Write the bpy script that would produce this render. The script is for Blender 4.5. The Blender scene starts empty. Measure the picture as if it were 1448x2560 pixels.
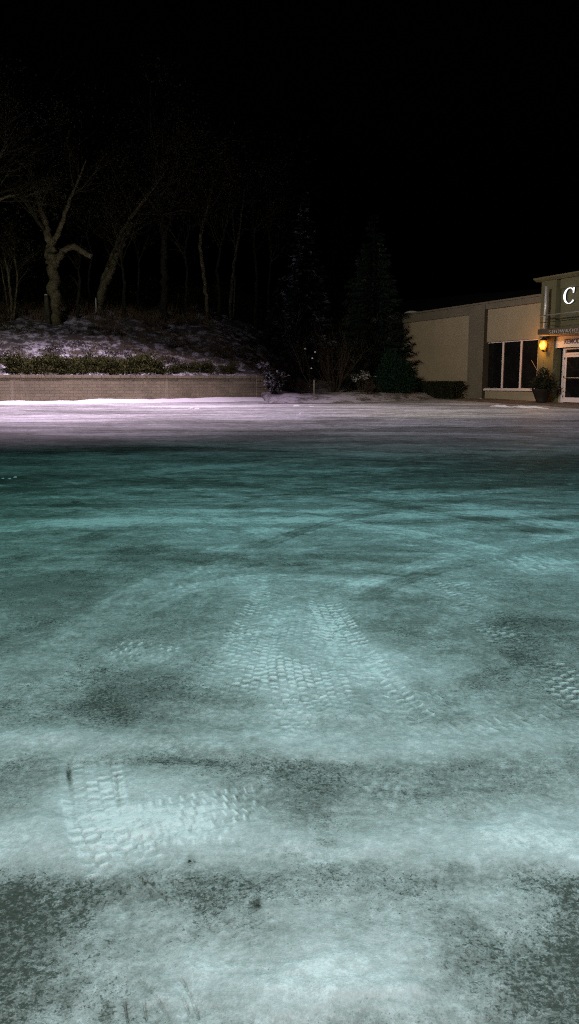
import bpy, math, random
import numpy as np
from mathutils import Vector, Matrix

random.seed(11)
C = bpy.context.scene.collection
scene = bpy.context.scene
PI = math.pi

# ---------------------------------------------------------------- camera model (photo 1448 x 2560)
EYE = Vector((0, 0, 1.6))
F = 2000.0
PITCH = math.atan(320 / F)
GS = 0.022                                    # the lot rises gently towards the wall

def ray(px, py):
    f = Vector((0, math.cos(PITCH), -math.sin(PITCH)))
    u = Vector((0, math.sin(PITCH), math.cos(PITCH)))
    return f + Vector(((px - 724) / F, 0, 0)) + u * ((1280 - py) / F)

def at(px, py, Y):
    d = ray(px, py)
    return EYE + d * (Y / d.y)

def G(px, py):                                # point of the lot
    d = ray(px, py)
    k = -EYE.z / (d.z - GS * d.y)
    return EYE + d * k

# ---------------------------------------------------------------- noise
def h2(ix, iy, seed):
    n = (ix.astype(np.int64) * 374761393 + iy.astype(np.int64) * 668265263 + seed * 974711) & 0xFFFFFFFF
    n = ((n ^ (n >> 13)) * 1274126177) & 0xFFFFFFFF
    n = (n ^ (n >> 16)) & 0xFFFF
    return n.astype(np.float32) / 65535.0

def vn(x, y, seed):
    ix = np.floor(x); iy = np.floor(y)
    fx = (x - ix).astype(np.float32); fy = (y - iy).astype(np.float32)
    fx = fx * fx * (3 - 2 * fx); fy = fy * fy * (3 - 2 * fy)
    a = h2(ix, iy, seed); b = h2(ix + 1, iy, seed); c = h2(ix, iy + 1, seed); d = h2(ix + 1, iy + 1, seed)
    return (a + (b - a) * fx) * (1 - fy) + (c + (d - c) * fx) * fy

def fbm(x, y, seed, o=4, g=0.5):
    s = 0; a = 1; t = 0
    for i in range(o):
        s = s + a * vn(x * 2 ** i + 17.3 * i, y * 2 ** i - 9.1 * i, seed + i); t += a; a *= g
    return s / t - 0.5                        # about -.5 .. .5

def sstep(a, b, x):
    t = np.clip((x - a) / (b - a), 0, 1)
    return t * t * (3 - 2 * t)

# ---------------------------------------------------------------- terrain
WA = at(0, 1000, 34.0).to_2d(); WB = at(640, 1000, 38.0).to_2d()
WD = (WB - WA).normalized(); WN = Vector((-WD.y, WD.x))
WTOP = 1.99

def terrain(x, y):
    x = np.asarray(x, dtype=np.float64); y = np.asarray(y, dtype=np.float64)
    q = (x - WA.x) * WN.x + (y - WA.y) * WN.y
    a = (WB.x - x) * WD.x + (WB.y - y) * WD.y
    qq = np.maximum(q, 0)
    hill = WTOP - .06 + .40 * np.minimum(qq, 9) + .10 * np.maximum(qq - 9, 0) + \
        (.5 * fbm(x * .6, y * .6, 5, 3) + .22 * fbm(x * 2.2, y * 2.2, 8, 2)) * np.minimum(qq, 1)
    w = sstep(-2.6 - 1.1 * np.maximum(q - 1.5, 0), .2, a) * sstep(-.1, .1 + 1.7 * np.maximum(-a, 0), q)
    bed = GS * y + .02 + .30 * sstep(.1, 2.6, y - np.interp(x, [WB.x, WB.x + .9, 2.5, 5.5, 8, 12, 40], [35.6, 34.1, 34.3, 37, 40.2, 46, 60])) + .16 * np.maximum(y - 42, 0) + .14 * fbm(x * 1.1, y * 1.1, 3, 3)
    return bed * (1 - w) + hill * w

def tz(x, y): return float(terrain(np.array([x]), np.array([y]))[0])

def hit(px, py, lo=34.5, hi=75):
    d = ray(px, py)
    Y = np.arange(lo, hi, .05)
    P = EYE.x + d.x / d.y * Y; Z = EYE.z + d.z / d.y * Y
    T = terrain(P, Y)
    k = np.nonzero(Z <= T)[0]
    Yh = float(Y[k[0]]) if len(k) else 46.0
    return at(px, py, Yh)

# ---------------------------------------------------------------- object helpers
def tagp(o, label=None, cat=None, group=None, kind=None):
    if label: o['label'] = label
    if cat: o['category'] = cat
    if group: o['group'] = group
    if kind: o['kind'] = kind
    return o

def empty(name, loc, rz=0, label=None, cat=None, group=None):
    o = bpy.data.objects.new(name, None); C.objects.link(o)
    o.location = loc; o.rotation_euler = (0, 0, rz); o.empty_display_size = .2
    return tagp(o, label, cat, group)

class MB:
    def __init__(s): s.v = []; s.f = []
    def add(s, vs, fs):
        n = len(s.v); s.v += [tuple(v) for v in vs]; s.f += [tuple(i + n for i in f) for f in fs]; return s
    def box(s, x0, x1, y0, y1, z0, z1):
        return s.add([(x0, y0, z0), (x1, y0, z0), (x1, y1, z0), (x0, y1, z0), (x0, y0, z1), (x1, y0, z1), (x1, y1, z1), (x0, y1, z1)],
                     [(0, 3, 2, 1), (4, 5, 6, 7), (0, 1, 5, 4), (1, 2, 6, 5), (2, 3, 7, 6), (3, 0, 4, 7)])
    def prism(s, prof, x0, x1):               # profile in (y, z) swept along x
        n = len(prof)
        vs = [(x0, p[0], p[1]) for p in prof] + [(x1, p[0], p[1]) for p in prof]
        fs = [(i, (i + 1) % n, n + (i + 1) % n, n + i) for i in range(n)] + [tuple(range(n))[::-1], tuple(range(n, 2 * n))]
        return s.add(vs, fs)
    def tube(s, pts, rad, k=6, cap=True):
        pts = [Vector(p) for p in pts]; n = len(pts); vs = []; up = None
        for i, p in enumerate(pts):
            t = (pts[min(i + 1, n - 1)] - pts[max(i - 1, 0)])
            if t.length < 1e-6: t = Vector((0, 0, 1))
            t.normalize()
            if up is None: up = t.orthogonal().normalized()
            e = (up - t * up.dot(t))
            e = e.normalized() if e.length > 1e-4 else t.orthogonal().normalized()
            up = e; b = t.cross(e)
            for j in range(k):
                a = 2 * PI * j / k
                vs.append(p + (e * math.cos(a) + b * math.sin(a)) * rad[i])
        fs = [(i * k + j, i * k + (j + 1) % k, (i + 1) * k + (j + 1) % k, (i + 1) * k + j) for i in range(n - 1) for j in range(k)]
        if cap: fs += [tuple(range(k))[::-1], tuple(range((n - 1) * k, n * k))]
        return s.add(vs, fs)
    def lathe(s, prof, k=16, c=(0, 0, 0)):
        vs = []; n = len(prof)
        for r, z in prof:
            for j in range(k):
                a = 2 * PI * j / k; vs.append((c[0] + r * math.cos(a), c[1] + r * math.sin(a), c[2] + z))
        fs = [(i * k + j, i * k + (j + 1) % k, (i + 1) * k + (j + 1) % k, (i + 1) * k + j) for i in range(n - 1) for j in range(k)]
        fs += [tuple(range(k))[::-1], tuple(range((n - 1) * k, n * k))]
        return s.add(vs, fs)
    def build(s, name, m, parent=None, smooth=False, bevel=0, org=None):
        me = bpy.data.meshes.new(name)
        vs = s.v if org is None else [(v[0] - org[0], v[1] - org[1], v[2] - org[2]) for v in s.v]
        me.from_pydata(vs, [], s.f); me.update()
        if m: me.materials.append(m)
        if smooth: me.polygons.foreach_set('use_smooth', [True] * len(me.polygons))
        o = bpy.data.objects.new(name, me); C.objects.link(o)
        if parent: o.parent = parent
        if bevel:
            b = o.modifiers.new('Bevel', 'BEVEL'); b.width = bevel; b.segments = 2; b.limit_method = 'ANGLE'
        return o

def copy_tree(o, parent=None):
    c = o.copy(); C.objects.link(c); c.parent = parent
    for ch in list(o.children): copy_tree(ch, c)
    return c

# ---------------------------------------------------------------- materials
def newmat(name):
    m = bpy.data.materials.new(name); m.use_nodes = True
    nt = m.node_tree; b = nt.nodes['Principled BSDF']
    return m, nt, b, nt.nodes, nt.links

def noise(nt, scale, detail=4, vec=None, rough=.55):
    n = nt.nodes.new('ShaderNodeTexNoise'); n.inputs['Scale'].default_value = scale
    n.inputs['Detail'].default_value = detail; n.inputs['Roughness'].default_value = rough
    if vec: nt.links.new(vec, n.inputs['Vector'])
    return n

def ramp(nt, src, stops, interp='LINEAR'):
    r = nt.nodes.new('ShaderNodeValToRGB'); r.color_ramp.interpolation = interp
    el = r.color_ramp.elements
    while len(el) < len(stops): el.new(.5)
    for e, (p, c) in zip(el, stops):
        e.position = p; e.color = (*c, 1) if len(c) == 3 else c
    nt.links.new(src, r.inputs['Fac']); return r

def math_(nt, op, a, b=None, clamp=False):
    n = nt.nodes.new('ShaderNodeMath'); n.operation = op; n.use_clamp = clamp
    for i, v in enumerate((a, b)):
        if v is None: continue
        if isinstance(v, (int, float)): n.inputs[i].default_value = v
        else: nt.links.new(v, n.inputs[i])
    return n.outputs[0]

def mixc(nt, fac, a, b, blend='MIX'):
    n = nt.nodes.new('ShaderNodeMix'); n.data_type = 'RGBA'; n.blend_type = blend
    for i, v in ((0, fac), (6, a), (7, b)):
        if isinstance(v, (int, float)): n.inputs[i].default_value = v
        elif isinstance(v, tuple): n.inputs[i].default_value = (*v, 1)
        else: nt.links.new(v, n.inputs[i])
    return n.outputs[2]

def bump(nt, b, h, strength=.3, dist=.02):
    n = nt.nodes.new('ShaderNodeBump'); n.inputs['Strength'].default_value = strength; n.inputs['Distance'].default_value = dist
    nt.links.new(h, n.inputs['Height']); nt.links.new(n.outputs[0], b.inputs['Normal'])

def simple(name, col, rough=.7, var=.25, scale=6, metal=0, bumpd=0, spec=.4):
    m, nt, b, N, L = newmat(name)
    tc = N.new('ShaderNodeTexCoord')
    n = noise(nt, scale, 5, tc.outputs['Object'])
    lo = tuple(c * (1 - var) for c in col); hi = tuple(min(1, c * (1 + var)) for c in col)
    r = ramp(nt, n.outputs['Fac'], [(.3, lo), (.7, hi)])
    L.new(r.outputs[0], b.inputs['Base Color']); b.inputs['Roughness'].default_value = rough
    b.inputs['Metallic'].default_value = metal; b.inputs['Specular IOR Level'].default_value = spec
    if bumpd: bump(nt, b, noise(nt, scale * 6, 4, tc.outputs['Object']).outputs['Fac'], .5, bumpd)
    return m

def emit(name, col, st):
    m, nt, b, N, L = newmat(name)
    b.inputs['Base Color'].default_value = (*col, 1); b.inputs['Emission Color'].default_value = (*col, 1)
    b.inputs['Emission Strength'].default_value = st; return m

def snowy(name, col, snow=(.5, .62), amount_scale=3., snowcol=(.55, .56, .6), up=.35, var=.4):
    """foliage / litter with snow lying on what faces up"""
    m, nt, b, N, L = newmat(name)
    tc = N.new('ShaderNodeTexCoord'); g = N.new('ShaderNodeNewGeometry')
    n1 = noise(nt, 5, 3, g.outputs['Position'])
    c = ramp(nt, n1.outputs['Fac'], [(.3, tuple(v * (1 - var) for v in col)), (.7, tuple(v * (1 + var) for v in col))])
    n2 = noise(nt, amount_scale, 4, g.outputs['Position'])
    f = ramp(nt, n2.outputs['Fac'], [(snow[0], (0, 0, 0)), (snow[1], (1, 1, 1))])
    s = N.new('ShaderNodeSeparateXYZ'); L.new(g.outputs['True Normal'], s.inputs[0])
    upm = math_(nt, 'GREATER_THAN', math_(nt, 'ABSOLUTE', s.outputs[2]), up)
    fac = math_(nt, 'MULTIPLY', f.outputs[0], upm)
    L.new(mixc(nt, fac, c.outputs[0], snowcol), b.inputs['Base Color'])
    b.inputs['Roughness'].default_value = .85; b.inputs['Specular IOR Level'].default_value = .15
    return m

M = {}
M['stucco'] = simple('cream_stucco', (.385, .335, .245), .9, .06, 1.3, bumpd=.004)
M['taupe'] = simple('taupe_stucco', (.185, .17, .135), .9, .10, 1.1, bumpd=.004)
M['olive'] = simple('olive_stucco', (.14, .14, .085), .9, .10, 1.3, bumpd=.004)
M['white'] = simple('pink_lit_aluminium', (.86, .80, .90), .45, .06, 3)  # lilac tint paints the pink lamp light into the white
M['dark_frame'] = simple('dark_metal', (.03, .03, .032), .5, .2, 4)
M['reveal'] = simple('shadowed_reveal', (.035, .033, .026), .9, .2, 2)  # near-black tone paints the shade on the bay's left reveal
M['canopy'] = simple('brown_canopy', (.10, .075, .05), .6, .15, 3)
M['soffit'] = simple('canopy_soffit', (.45, .36, .25), .8, .1, 3)
M['chrome'] = simple('brushed_steel', (.72, .73, .76), .34, .12, 6, metal=.45)
M['glass'] = simple('dark_glass', (.010, .011, .013), .07, .3, 2, spec=.6)
M['banner'] = simple('white_banner', (.80, .77, .75), .8, .06, 2)
M['banner_ink'] = simple('purple_ink', (.11, .075, .15), .8, .1, 4)
M['letter_grey'] = simple('pale_metal_letters', (.42, .41, .40), .5, .1, 5)
M['pot'] = simple('brown_clay_pot', (.014, .010, .007), .8, .2, 7)
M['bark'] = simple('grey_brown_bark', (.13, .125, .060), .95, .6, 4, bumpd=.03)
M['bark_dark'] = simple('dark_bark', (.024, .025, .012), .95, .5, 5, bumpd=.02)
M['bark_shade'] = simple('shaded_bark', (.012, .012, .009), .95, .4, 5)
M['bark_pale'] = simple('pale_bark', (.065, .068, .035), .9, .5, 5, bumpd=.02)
M['cutwood'] = simple('cut_wood', (.34, .31, .25), .9, .2, 8)
M['twig'] = simple('thin_twigs', (.045, .046, .020), .95, .4, 3)
M['twig_red'] = simple('red_brown_twigs', (.036, .025, .017), .95, .4, 3)
M['dead_leaf'] = simple('withered_leaves', (.055, .06, .022), .95, .5, 2)
M['needle'] = snowy('spruce_needles', (.018, .034, .026), (.53, .64), 1.9, (.30, .32, .38), .2)
M['needle2'] = snowy('fir_needles', (.010, .023, .015), (.62, .74), 1.5, (.15, .17, .19), .2)
M['bush_green'] = snowy('dark_green_bush', (.007, .027, .016), (.75, .85), 3, (.3, .32, .34), .3)
M['hedge'] = snowy('clipped_hedge', (.020, .024, .014), (.72, .80), 2.5, (.3, .3, .33), .5)
M['juniper'] = snowy('juniper_leaves', (.055, .060, .017), (.66, .76), 4, (.42, .40, .44), .55)
M['snow_bush'] = snowy('snow_loaded_twigs', (.025, .022, .016), (.47, .56), 3.2, (.42, .43, .47), .3)
M['grass'] = simple('dry_grass', (.15, .11, .05), .95, .4, 2)
M['brush'] = snowy('hill_brush', (.06, .052, .024), (.50, .60), 1.6, (.5, .5, .56), .3)
M['post_wood'] = simple('weathered_wood', (.26, .22, .15), .9, .2, 8)
M['clod'] = simple('dark_grit', (.02, .02, .018), .95, .4, 40)
M['vent'] = simple('snow_dusted_metal', (.50, .52, .52), .6, .2, 8)
M['walk'] = simple('brown_pavers', (.12, .095, .075), .9, .25, 3, bumpd=.004)

def snow_mat(name, white=(.74, .74, .78), dark=(.10, .095, .08), lo=.30, hi=.46, scale=2.6):
    m, nt, b, N, L = newmat(name)
    g = N.new('ShaderNodeNewGeometry')
    n1 = noise(nt, scale, 6, g.outputs['Position'], .65); n2 = noise(nt, 14, 4, g.outputs['Position'])
    v = math_(nt, 'ADD', n1.outputs['Fac'], math_(nt, 'MULTIPLY', math_(nt, 'SUBTRACT', n2.outputs['Fac'], .5), .35))
    r = ramp(nt, v, [(lo, dark), (hi, white)])
    L.new(r.outputs[0], b.inputs['Base Color']); b.inputs['Roughness'].default_value = .85
    bump(nt, b, n2.outputs['Fac'], .5, .05); return m
M['hill'] = snow_mat('hill_snow', white=(.60, .59, .64), lo=.48, hi=.60, scale=2.2)
M['bed'] = snow_mat('bed_snow', white=(.44, .42, .47), lo=.40, hi=.54, scale=1.3)
M['bank'] = snow_mat('bank_snow', dark=(.4, .39, .4), lo=.2, hi=.42, scale=1.5)

def wall_mat():
    m, nt, b, N, L = newmat('segmental_block')
    tc = N.new('ShaderNodeTexCoord'); sp = N.new('ShaderNodeSeparateXYZ'); L.new(tc.outputs['Object'], sp.inputs[0])
    cb = N.new('ShaderNodeCombineXYZ'); L.new(math_(nt, 'ADD', sp.outputs[0], sp.outputs[1]), cb.inputs[0]); L.new(sp.outputs[2], cb.inputs[1])
    br = N.new('ShaderNodeTexBrick'); L.new(cb.outputs[0], br.inputs['Vector'])
    br.inputs['Scale'].default_value = 1; br.inputs['Brick Width'].default_value = .40; br.inputs['Row Height'].default_value = .132
    br.inputs['Mortar Size'].default_value = .010; br.inputs['Mortar Smooth'].default_value = .4; br.inputs['Bias'].default_value = -.1
    br.inputs['Color1'].default_value = (.29, .255, .165, 1); br.inputs['Color2'].default_value = (.22, .195, .125, 1); br.inputs['Mortar'].default_value = (.17, .15, .10, 1)
    n = noise(nt, 1.2, 5, tc.outputs['Object']); n2 = noise(nt, 20, 4, tc.outputs['Object'])
    st = ramp(nt, n.outputs['Fac'], [(.3, (.72, .72, .70)), (.7, (1.12, 1.1, 1.05))])
    c = mixc(nt, 1.0, br.outputs['Color'], st.outputs[0], 'MULTIPLY')
    # light streaks of efflorescence running down from the top course
    mp = N.new('ShaderNodeMapping'); mp.inputs['Scale'].default_value = (3.2, 3.2, .25); L.new(tc.outputs['Object'], mp.inputs[0])
    n3 = noise(nt, 1.0, 4, mp.outputs[0])
    f3 = ramp(nt, n3.outputs['Fac'], [(.60, (0, 0, 0)), (.75, (.5, .5, .5))])
    c = mixc(nt, f3.outputs[0], c, (.40, .36, .27))
    L.new(c, b.inputs['Base Color']); b.inputs['Roughness'].default_value = .95
    h = math_(nt, 'ADD', math_(nt, 'MULTIPLY', n2.outputs['Fac'], .4), math_(nt, 'SUBTRACT', 1, br.outputs['Fac']))
    bump(nt, b, h, .7, .012); return m
M['block'] = wall_mat()

def lot_mat():
    m, nt, b, N, L = newmat('snowy_asphalt')
    g = N.new('ShaderNodeNewGeometry'); P = g.outputs['Position']
    a = N.new('ShaderNodeAttribute'); a.attribute_name = 'snow'
    gr = N.new('ShaderNodeAttribute'); gr.attribute_name = 'grit'
    n1 = noise(nt, 38, 4, P, .7); n2 = noise(nt, 150, 2, P, .8); n3 = noise(nt, 7, 6, P, .66)
    ctr = lambda o, k, m_=.5: math_(nt, 'MULTIPLY', math_(nt, 'SUBTRACT', o, m_), k)
    v = a.outputs['Fac']
    n7 = noise(nt, 19, 5, P, .82); mp = N.new('ShaderNodeMapping'); mp.inputs['Scale'].default_value = (2.2, 7, 1); L.new(P, mp.inputs[0]); n8 = noise(nt, 1.0, 6, mp.outputs[0], .75)
    tex = None
    for n_, k_ in ((n1, .75), (n3, .95), (n2, .70), (n7, 1.0), (n8, .60)):
        q_ = ctr(n_.outputs['Fac'], k_); tex = q_ if tex is None else math_(nt, 'ADD', tex, q_)
    sp_ = N.new('ShaderNodeSeparateXYZ'); L.new(P, sp_.inputs[0])
    nearness = math_(nt, 'MULTIPLY', math_(nt, 'SUBTRACT', 8.0, sp_.outputs[1]), .2, True)      # drifted snow close by is smooth, further out wheel-worn
    damp = math_(nt, 'MULTIPLY', math_(nt, 'MULTIPLY', math_(nt, 'SUBTRACT', a.outputs['Fac'], .34), 2.4, True), nearness)
    v = math_(nt, 'ADD', v, math_(nt, 'MULTIPLY', tex, math_(nt, 'SUBTRACT', 1.1, math_(nt, 'MULTIPLY', damp, .60))))
    col = ramp(nt, v, [(0, (.17, .175, .165)), (.3, (.26, .27, .26)), (.55, (.35, .36, .355)), (.8, (.47, .48, .485)), (1.0, (.66, .67, .68))])
    # bare grains of dark grit where the snow is thin: density follows the thin patches
    dens = math_(nt, 'ADD', math_(nt, 'MULTIPLY', math_(nt, 'SUBTRACT', .46, a.outputs['Fac']), .19), ctr(gr.outputs['Fac'], .12, .42))
    n5 = noise(nt, 3.2, 7, P, .72); dens = math_(nt, 'ADD', dens, ctr(n5.outputs['Fac'], .46))
    n4 = noise(nt, 62, 4, P, .8); n6 = noise(nt, 120, 2, P, .7)
    gf = ramp(nt, math_(nt, 'ADD', n4.outputs['Fac'], dens), [(.60, (0, 0, 0)), (.70, (1, 1, 1))])
    gf2 = ramp(nt, math_(nt, 'ADD', n6.outputs['Fac'], dens), [(.60, (0, 0, 0)), (.70, (1, 1, 1))])
    c = mixc(nt, math_(nt, 'MULTIPLY', gf2.outputs[0], .60), col.outputs[0], (.075, .08, .068))
    c = mixc(nt, math_(nt, 'MULTIPLY', gf.outputs[0], .84), c, (.034, .037, .029))
    L.new(c, b.inputs['Base Color']); b.inputs['Roughness'].default_value = .62; b.inputs['Specular IOR Level'].default_value = .25
    h = math_(nt, 'ADD', n1.outputs['Fac'], math_(nt, 'MULTIPLY', n3.outputs['Fac'], 1.5))
    bump(nt, b, h, .6, .010); return m
M['lot'] = lot_mat()

# ================================================================= THE LOT
def px_ellipse(cx, cy, hx, hy):
    c = G(cx, cy); D = (c - EYE).length
    y0 = G(cx, cy + hy).y; y1 = G(cx, cy - hy).y
    return c.x, c.y, hx / F * D, max(.03, (y1 - y0) / 2)

def build_lot():
    rows = np.concatenate([np.linspace(-30, -1, 15), np.linspace(-.5, 1.25, 14), 1.32 * (60 / 1.32) ** (np.linspace(0, 1, 1250))])
    td = np.linspace(-.44, .44, 820)
    side = .44 + np.array([.01, .03, .06, .1, .16, .24, .34, .46, .6, .8, 1.1, 1.5, 2., 2.8, 4., 7., 12.])
    t = np.concatenate([-side[::-1], td, side])
    nr, nc = len(rows), len(t)
    W = np.maximum(rows, 1.32)
    X = (W[:, None] * t[None, :]); Yy = np.repeat(rows[:, None], nc, 1)
    x = X.ravel(); y = Yy.ravel()
    wx = x + .5 * fbm(x * .7, y * .7, 40, 3); wy = y + .5 * fbm(x * .7 + 9, y * .7, 44, 3)
    far = sstep(3.6, 8.5, y)
    s = .435 + .40 * fbm(wx * .55, wy * .8, 1, 4) + .30 * fbm(wx * 2.3, wy * 2.6, 11, 5, .6) + .16 * fbm(x * 9, y * 9, 15, 3, .6)
    s += far * (.75 * fbm(wx * .22, wy * .85, 21, 4, .6) - .02)
    st_ = fbm(wx * .16 + .3 * wy, wy * .62, 25, 5, .6); s += far * .30 * (sstep(-.03, .05, st_) - .5) + far * .20 * (sstep(-.02, .02, fbm(wx * .4 - .2 * wy, wy * 1.4, 27, 4, .6)) - .5) - far * .05 - .15 * sstep(5.2, 8, y) * (1 - sstep(12, 16, y)) + .20 * sstep(13, 18, y) * (1 - sstep(21, 25, y))  # snow amount also paints mid-lot dimming and brightens the gap between lamp pools
    grit = .35 + .6 * fbm(x * 1.4, y * 1.4, 61, 5, .62)
    z = .016 * fbm(wx * 1.3, wy * 1.3, 31, 3) + .012 * fbm(x * 6, y * 6, 35, 3) + .006 * fbm(x * 22, y * 22, 37, 2)
    wob = 1 + 1.5 * fbm(x * 2.2, y * 2.2, 71, 5, .65)
    # broad patches of swept-thin and drifted snow
    feats = [  # cx, cy, half width, half height, snow, grit
        (850, 2420, 330, 140, .42, -.3), (900, 2500, 330, 90, .26, -.2), (480, 2400, 200, 110, .06, .0), (250, 2420, 150, 110, .02, .1),
        (290, 2050, 230, 110, .36, -.15), (560, 2080, 230, 60, .18, -.2), (500, 1860, 560, 28, .16, -.3), (1150, 1850, 420, 30, .14, -.25),
        (1180, 2110, 330, 52, .28, -.2), (1400, 2070, 150, 60, .24, -.2), (80, 2120, 150, 60, .22, -.2), (700, 2110, 180, 60, .14, -.1),
        (760, 1610, 170, 130, .26, .0), (640, 1680, 110, 60, .18, .1), (900, 1760, 170, 70, .16, .05), (340, 1632, 90, 26, .28, .0),
        (1090, 1660, 150, 60, .10, -.4), (540, 1800, 130, 30, .14, -.2), (100, 1850, 120, 40, .16, 0), (120, 1700, 110, 60, .02, .2),
        (700, 1450, 420, 30, .20, 0), (1150, 1480, 110, 40, .22, 0), (1340, 1410, 90, 18, .25, 0), (260, 1310, 130, 22, .24, 0), (560, 1290, 260, 20, .16, 0),
        (1100, 1300, 200, 26, .18, 0), (700, 1200, 90, 16, .22, 0), (1290, 1810, 140, 30, .1, 0), (820, 2290, 120, 35, .10, 0), (1250, 2220, 120, 50, .12, .0),
        (350, 1745, 200, 85, -.34, .25), (300, 1760, 110, 60, -.08, .15), (420, 1545, 160, 46, -.22, .1), (190, 1605, 150, 40, -.18, 0),
        (800, 1990, 120, 75, -.24, .3), (1000, 1940, 380, 42, -.18, .2), (480, 1905, 280, 26, -.18, .1), (1330, 1900, 180, 26, -.16, .1),
        (540, 2225, 170, 44, -.26, .3), (980, 2185, 160, 36, -.18, .2), (1220, 2190, 200, 34, -.22, .25), (1330, 2440, 210, 140, -.40, .8), (1420, 2360, 90, 160, -.2, .3), (1120, 2330, 90, 90, -.14, .2),
        (30, 2360, 130, 200, -.36, .75), (60, 1950, 90, 60, -.32, .35), (160, 2250, 160, 40, -.20, .2), (30, 2520, 120, 80, -.1, .2),  # left-edge grit; the thinner snow also paints in vignette darkening
        (1380, 1610, 150, 100, -.26, .1), (1250, 1640, 90, 70, -.16, 0), (1050, 1545, 190, 40, -.16, 0), (120, 1470, 170, 55, -.26, 0), (340, 1370, 60, 26, -.30, 0), (180, 1350, 150, 18, -.15, 0),
        (890, 1390, 260, 16, -.14, 0), (1380, 1560, 110, 14, -.16, 0), (1040, 1500, 160, 10, -.18, 0), (60, 1290, 150, 12, -.22, 0), (20, 1190, 170, 50, -.16, 0), (980, 1260, 170, 12, -.2, 0), (620, 1160, 220, 10, -.15, 0), (840, 1225, 120, 9, -.22, 0),
        (590, 1265, 20, 9, -.3, 0), (645, 2266, 11, 7, -.5, .5), (475, 2155, 13, 9, -.45, .5), (1110, 2168, 42, 10, -.35, .5), (620, 1885, 50, 7, -.3, .4), (600, 1862, 40, 5, -.25, .4), (265, 2535, 14, 12, -.4, .4), (820, 2110, 30, 10, -.25, .4),
    ]
    fx_ = x + .34 * fbm(x * 1.9, y * 1.9, 140, 5, .62); fy_ = y + .30 * fbm(x * 1.9 + 5, y * 1.9, 150, 5, .62)
    for cx, cy, hx, hy, ds, dg in feats:
        ex, ey, rx, ry = px_ellipse(cx, cy, hx, hy)
        m = (np.abs(x - ex) < 2.2 * rx + .3) & (np.abs(y - ey) < 2.2 * ry + .3)
        if not m.any(): continue
        q_ = min(1., max(rx, ry) / .35)
        d2 = (((x[m] + (fx_[m] - x[m]) * q_ - ex) / rx) ** 2 + ((y[m] + (fy_[m] - y[m]) * q_ - ey) / ry) ** 2) * wob[m] * wob[m]
        e = np.exp(-np.maximum(d2, 0) ** 1.6 * .7)
        s[m] += ds * (.8 if ds > 0 else .95) * e; grit[m] += dg * e
        if ds > .15: z[m] += .012 * e
    def stroke(pts, world=False, it=3):
        """nearest distance to a polyline and arc length along it, for the vertices near it"""
        P = [(p[0], p[1]) for p in pts] if world else [tuple(G(*p))[:2] for p in pts]
        P = np.array(P)
        # smooth the polyline
        for _ in range(2 if world else it):
            Q = [P[0]]
            for i in range(len(P) - 1): Q += [P[i] * .75 + P[i + 1] * .25, P[i] * .25 + P[i + 1] * .75]
            P = np.array(Q + [P[-1]])
        return P
    def dist(P, w):
        m = (x > P[:, 0].min() - w) & (x < P[:, 0].max() + w) & (y > P[:, 1].min() - w) & (y < P[:, 1].max() + w)
        idx = np.nonzero(m)[0]
        if not len(idx): return idx, None, None, None
        best = np.full(len(idx), 1e9); lat = np.zeros(len(idx)); arc = np.zeros(len(idx)); acc = 0
        for i in range(len(P) - 1):
            a = P[i]; b = P[i + 1]; d = b - a; l = math.hypot(*d)
            if l < 1e-6: continue
            d = d / l
            rx = x[idx] - a[0]; ry = y[idx] - a[1]
            u = rx * d[0] + ry * d[1]; v = rx * d[1] - ry * d[0]
            uc = np.clip(u, 0, l); dd = np.hypot(u - uc, v)
            k = dd < best
            best[k] = dd[k]; lat[k] = v[k]; arc[k] = acc + uc[k]; acc += l
        ends = best - np.abs(lat) > .002
        k = (best < w) & ~ends
        return idx[k], lat[k], arc[k] / max(acc, 1e-6), arc[k]
    def tread(pts, w, amp=1., ribs=4, pitch=.065, seed=0, grit_d=0., base=.08, fade=.12, style=0):
        P = stroke(pts); idx, lat, fr, arc = dist(P, w * .62)
        if not len(idx): return
        X_ = x[idx]; Y_ = y[idx]
        lat = lat + .018 * fbm(X_ * 6, Y_ * 6, 210 + seed, 3); arc = arc + .035 * fbm(X_ * 9, Y_ * 9, 220 + seed, 3)
        tt = lat / (w / 2)
        edge = sstep(1.12, .9, np.abs(tt)) * sstep(0, fade, fr) * sstep(1, 1 - fade, fr)
        brk = np.clip(.42 + 2.8 * fbm(X_ * 3.2, Y_ * 3.2, 200 + seed, 5, .62), .22, 1.1)
        k = np.clip(np.floor((tt + 1) / 2 * ribs), 0, ribs - 1)
        loc = np.clip((tt + 1) / 2 * ribs - k, 0, 1)        # 0..1 inside the rib
        skew = np.where(k % 2 == 0, 1, -1) * .12
        ph = arc / pitch + k * .43 + skew * (loc - .5)
        if style == 1: ph = arc / pitch + .9 * np.abs(tt)
        f = ph - np.floor(ph); cell = vn(np.floor(ph) * 1.0, k * 1.0, 240 + seed)
        ridge = np.exp(-((f - .35) / .12) ** 2) * (.35 + .9 * cell)
        slot = np.exp(-((f - .72) / .09) ** 2) * (cell > .45)
        gro = np.exp(-(np.minimum(loc, 1 - loc) / .10) ** 2)
        wall = np.exp(-((np.abs(tt) - .95) / .10) ** 2)
        r = ridge * (1 - gro)
        s[idx] += amp * edge * (base + brk * (.62 * r - .40 * slot * (1 - .5 * gro) - .08 * gro))
        z[idx] += amp * edge * (brk * (.0055 * r - .006 * slot - .002 * gro) - .005) + .003 * amp * wall * edge
        grit[idx] += grit_d * edge
    tread([(225, 1880), (228, 1960), (246, 2060), (290, 2140), (350, 2210)], .25, 1.0, 5, .050, 1, base=.10)
    tread([(290, 2120), (380, 2240), (490, 2380), (570, 2500)], .24, .40, 5, .050, 31, base=.02)
    tread([(150, 2120), (300, 2080), (470, 2040), (680, 2000)], .25, .75, 5, .040, 3, base=.04, fade=.08)
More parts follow.
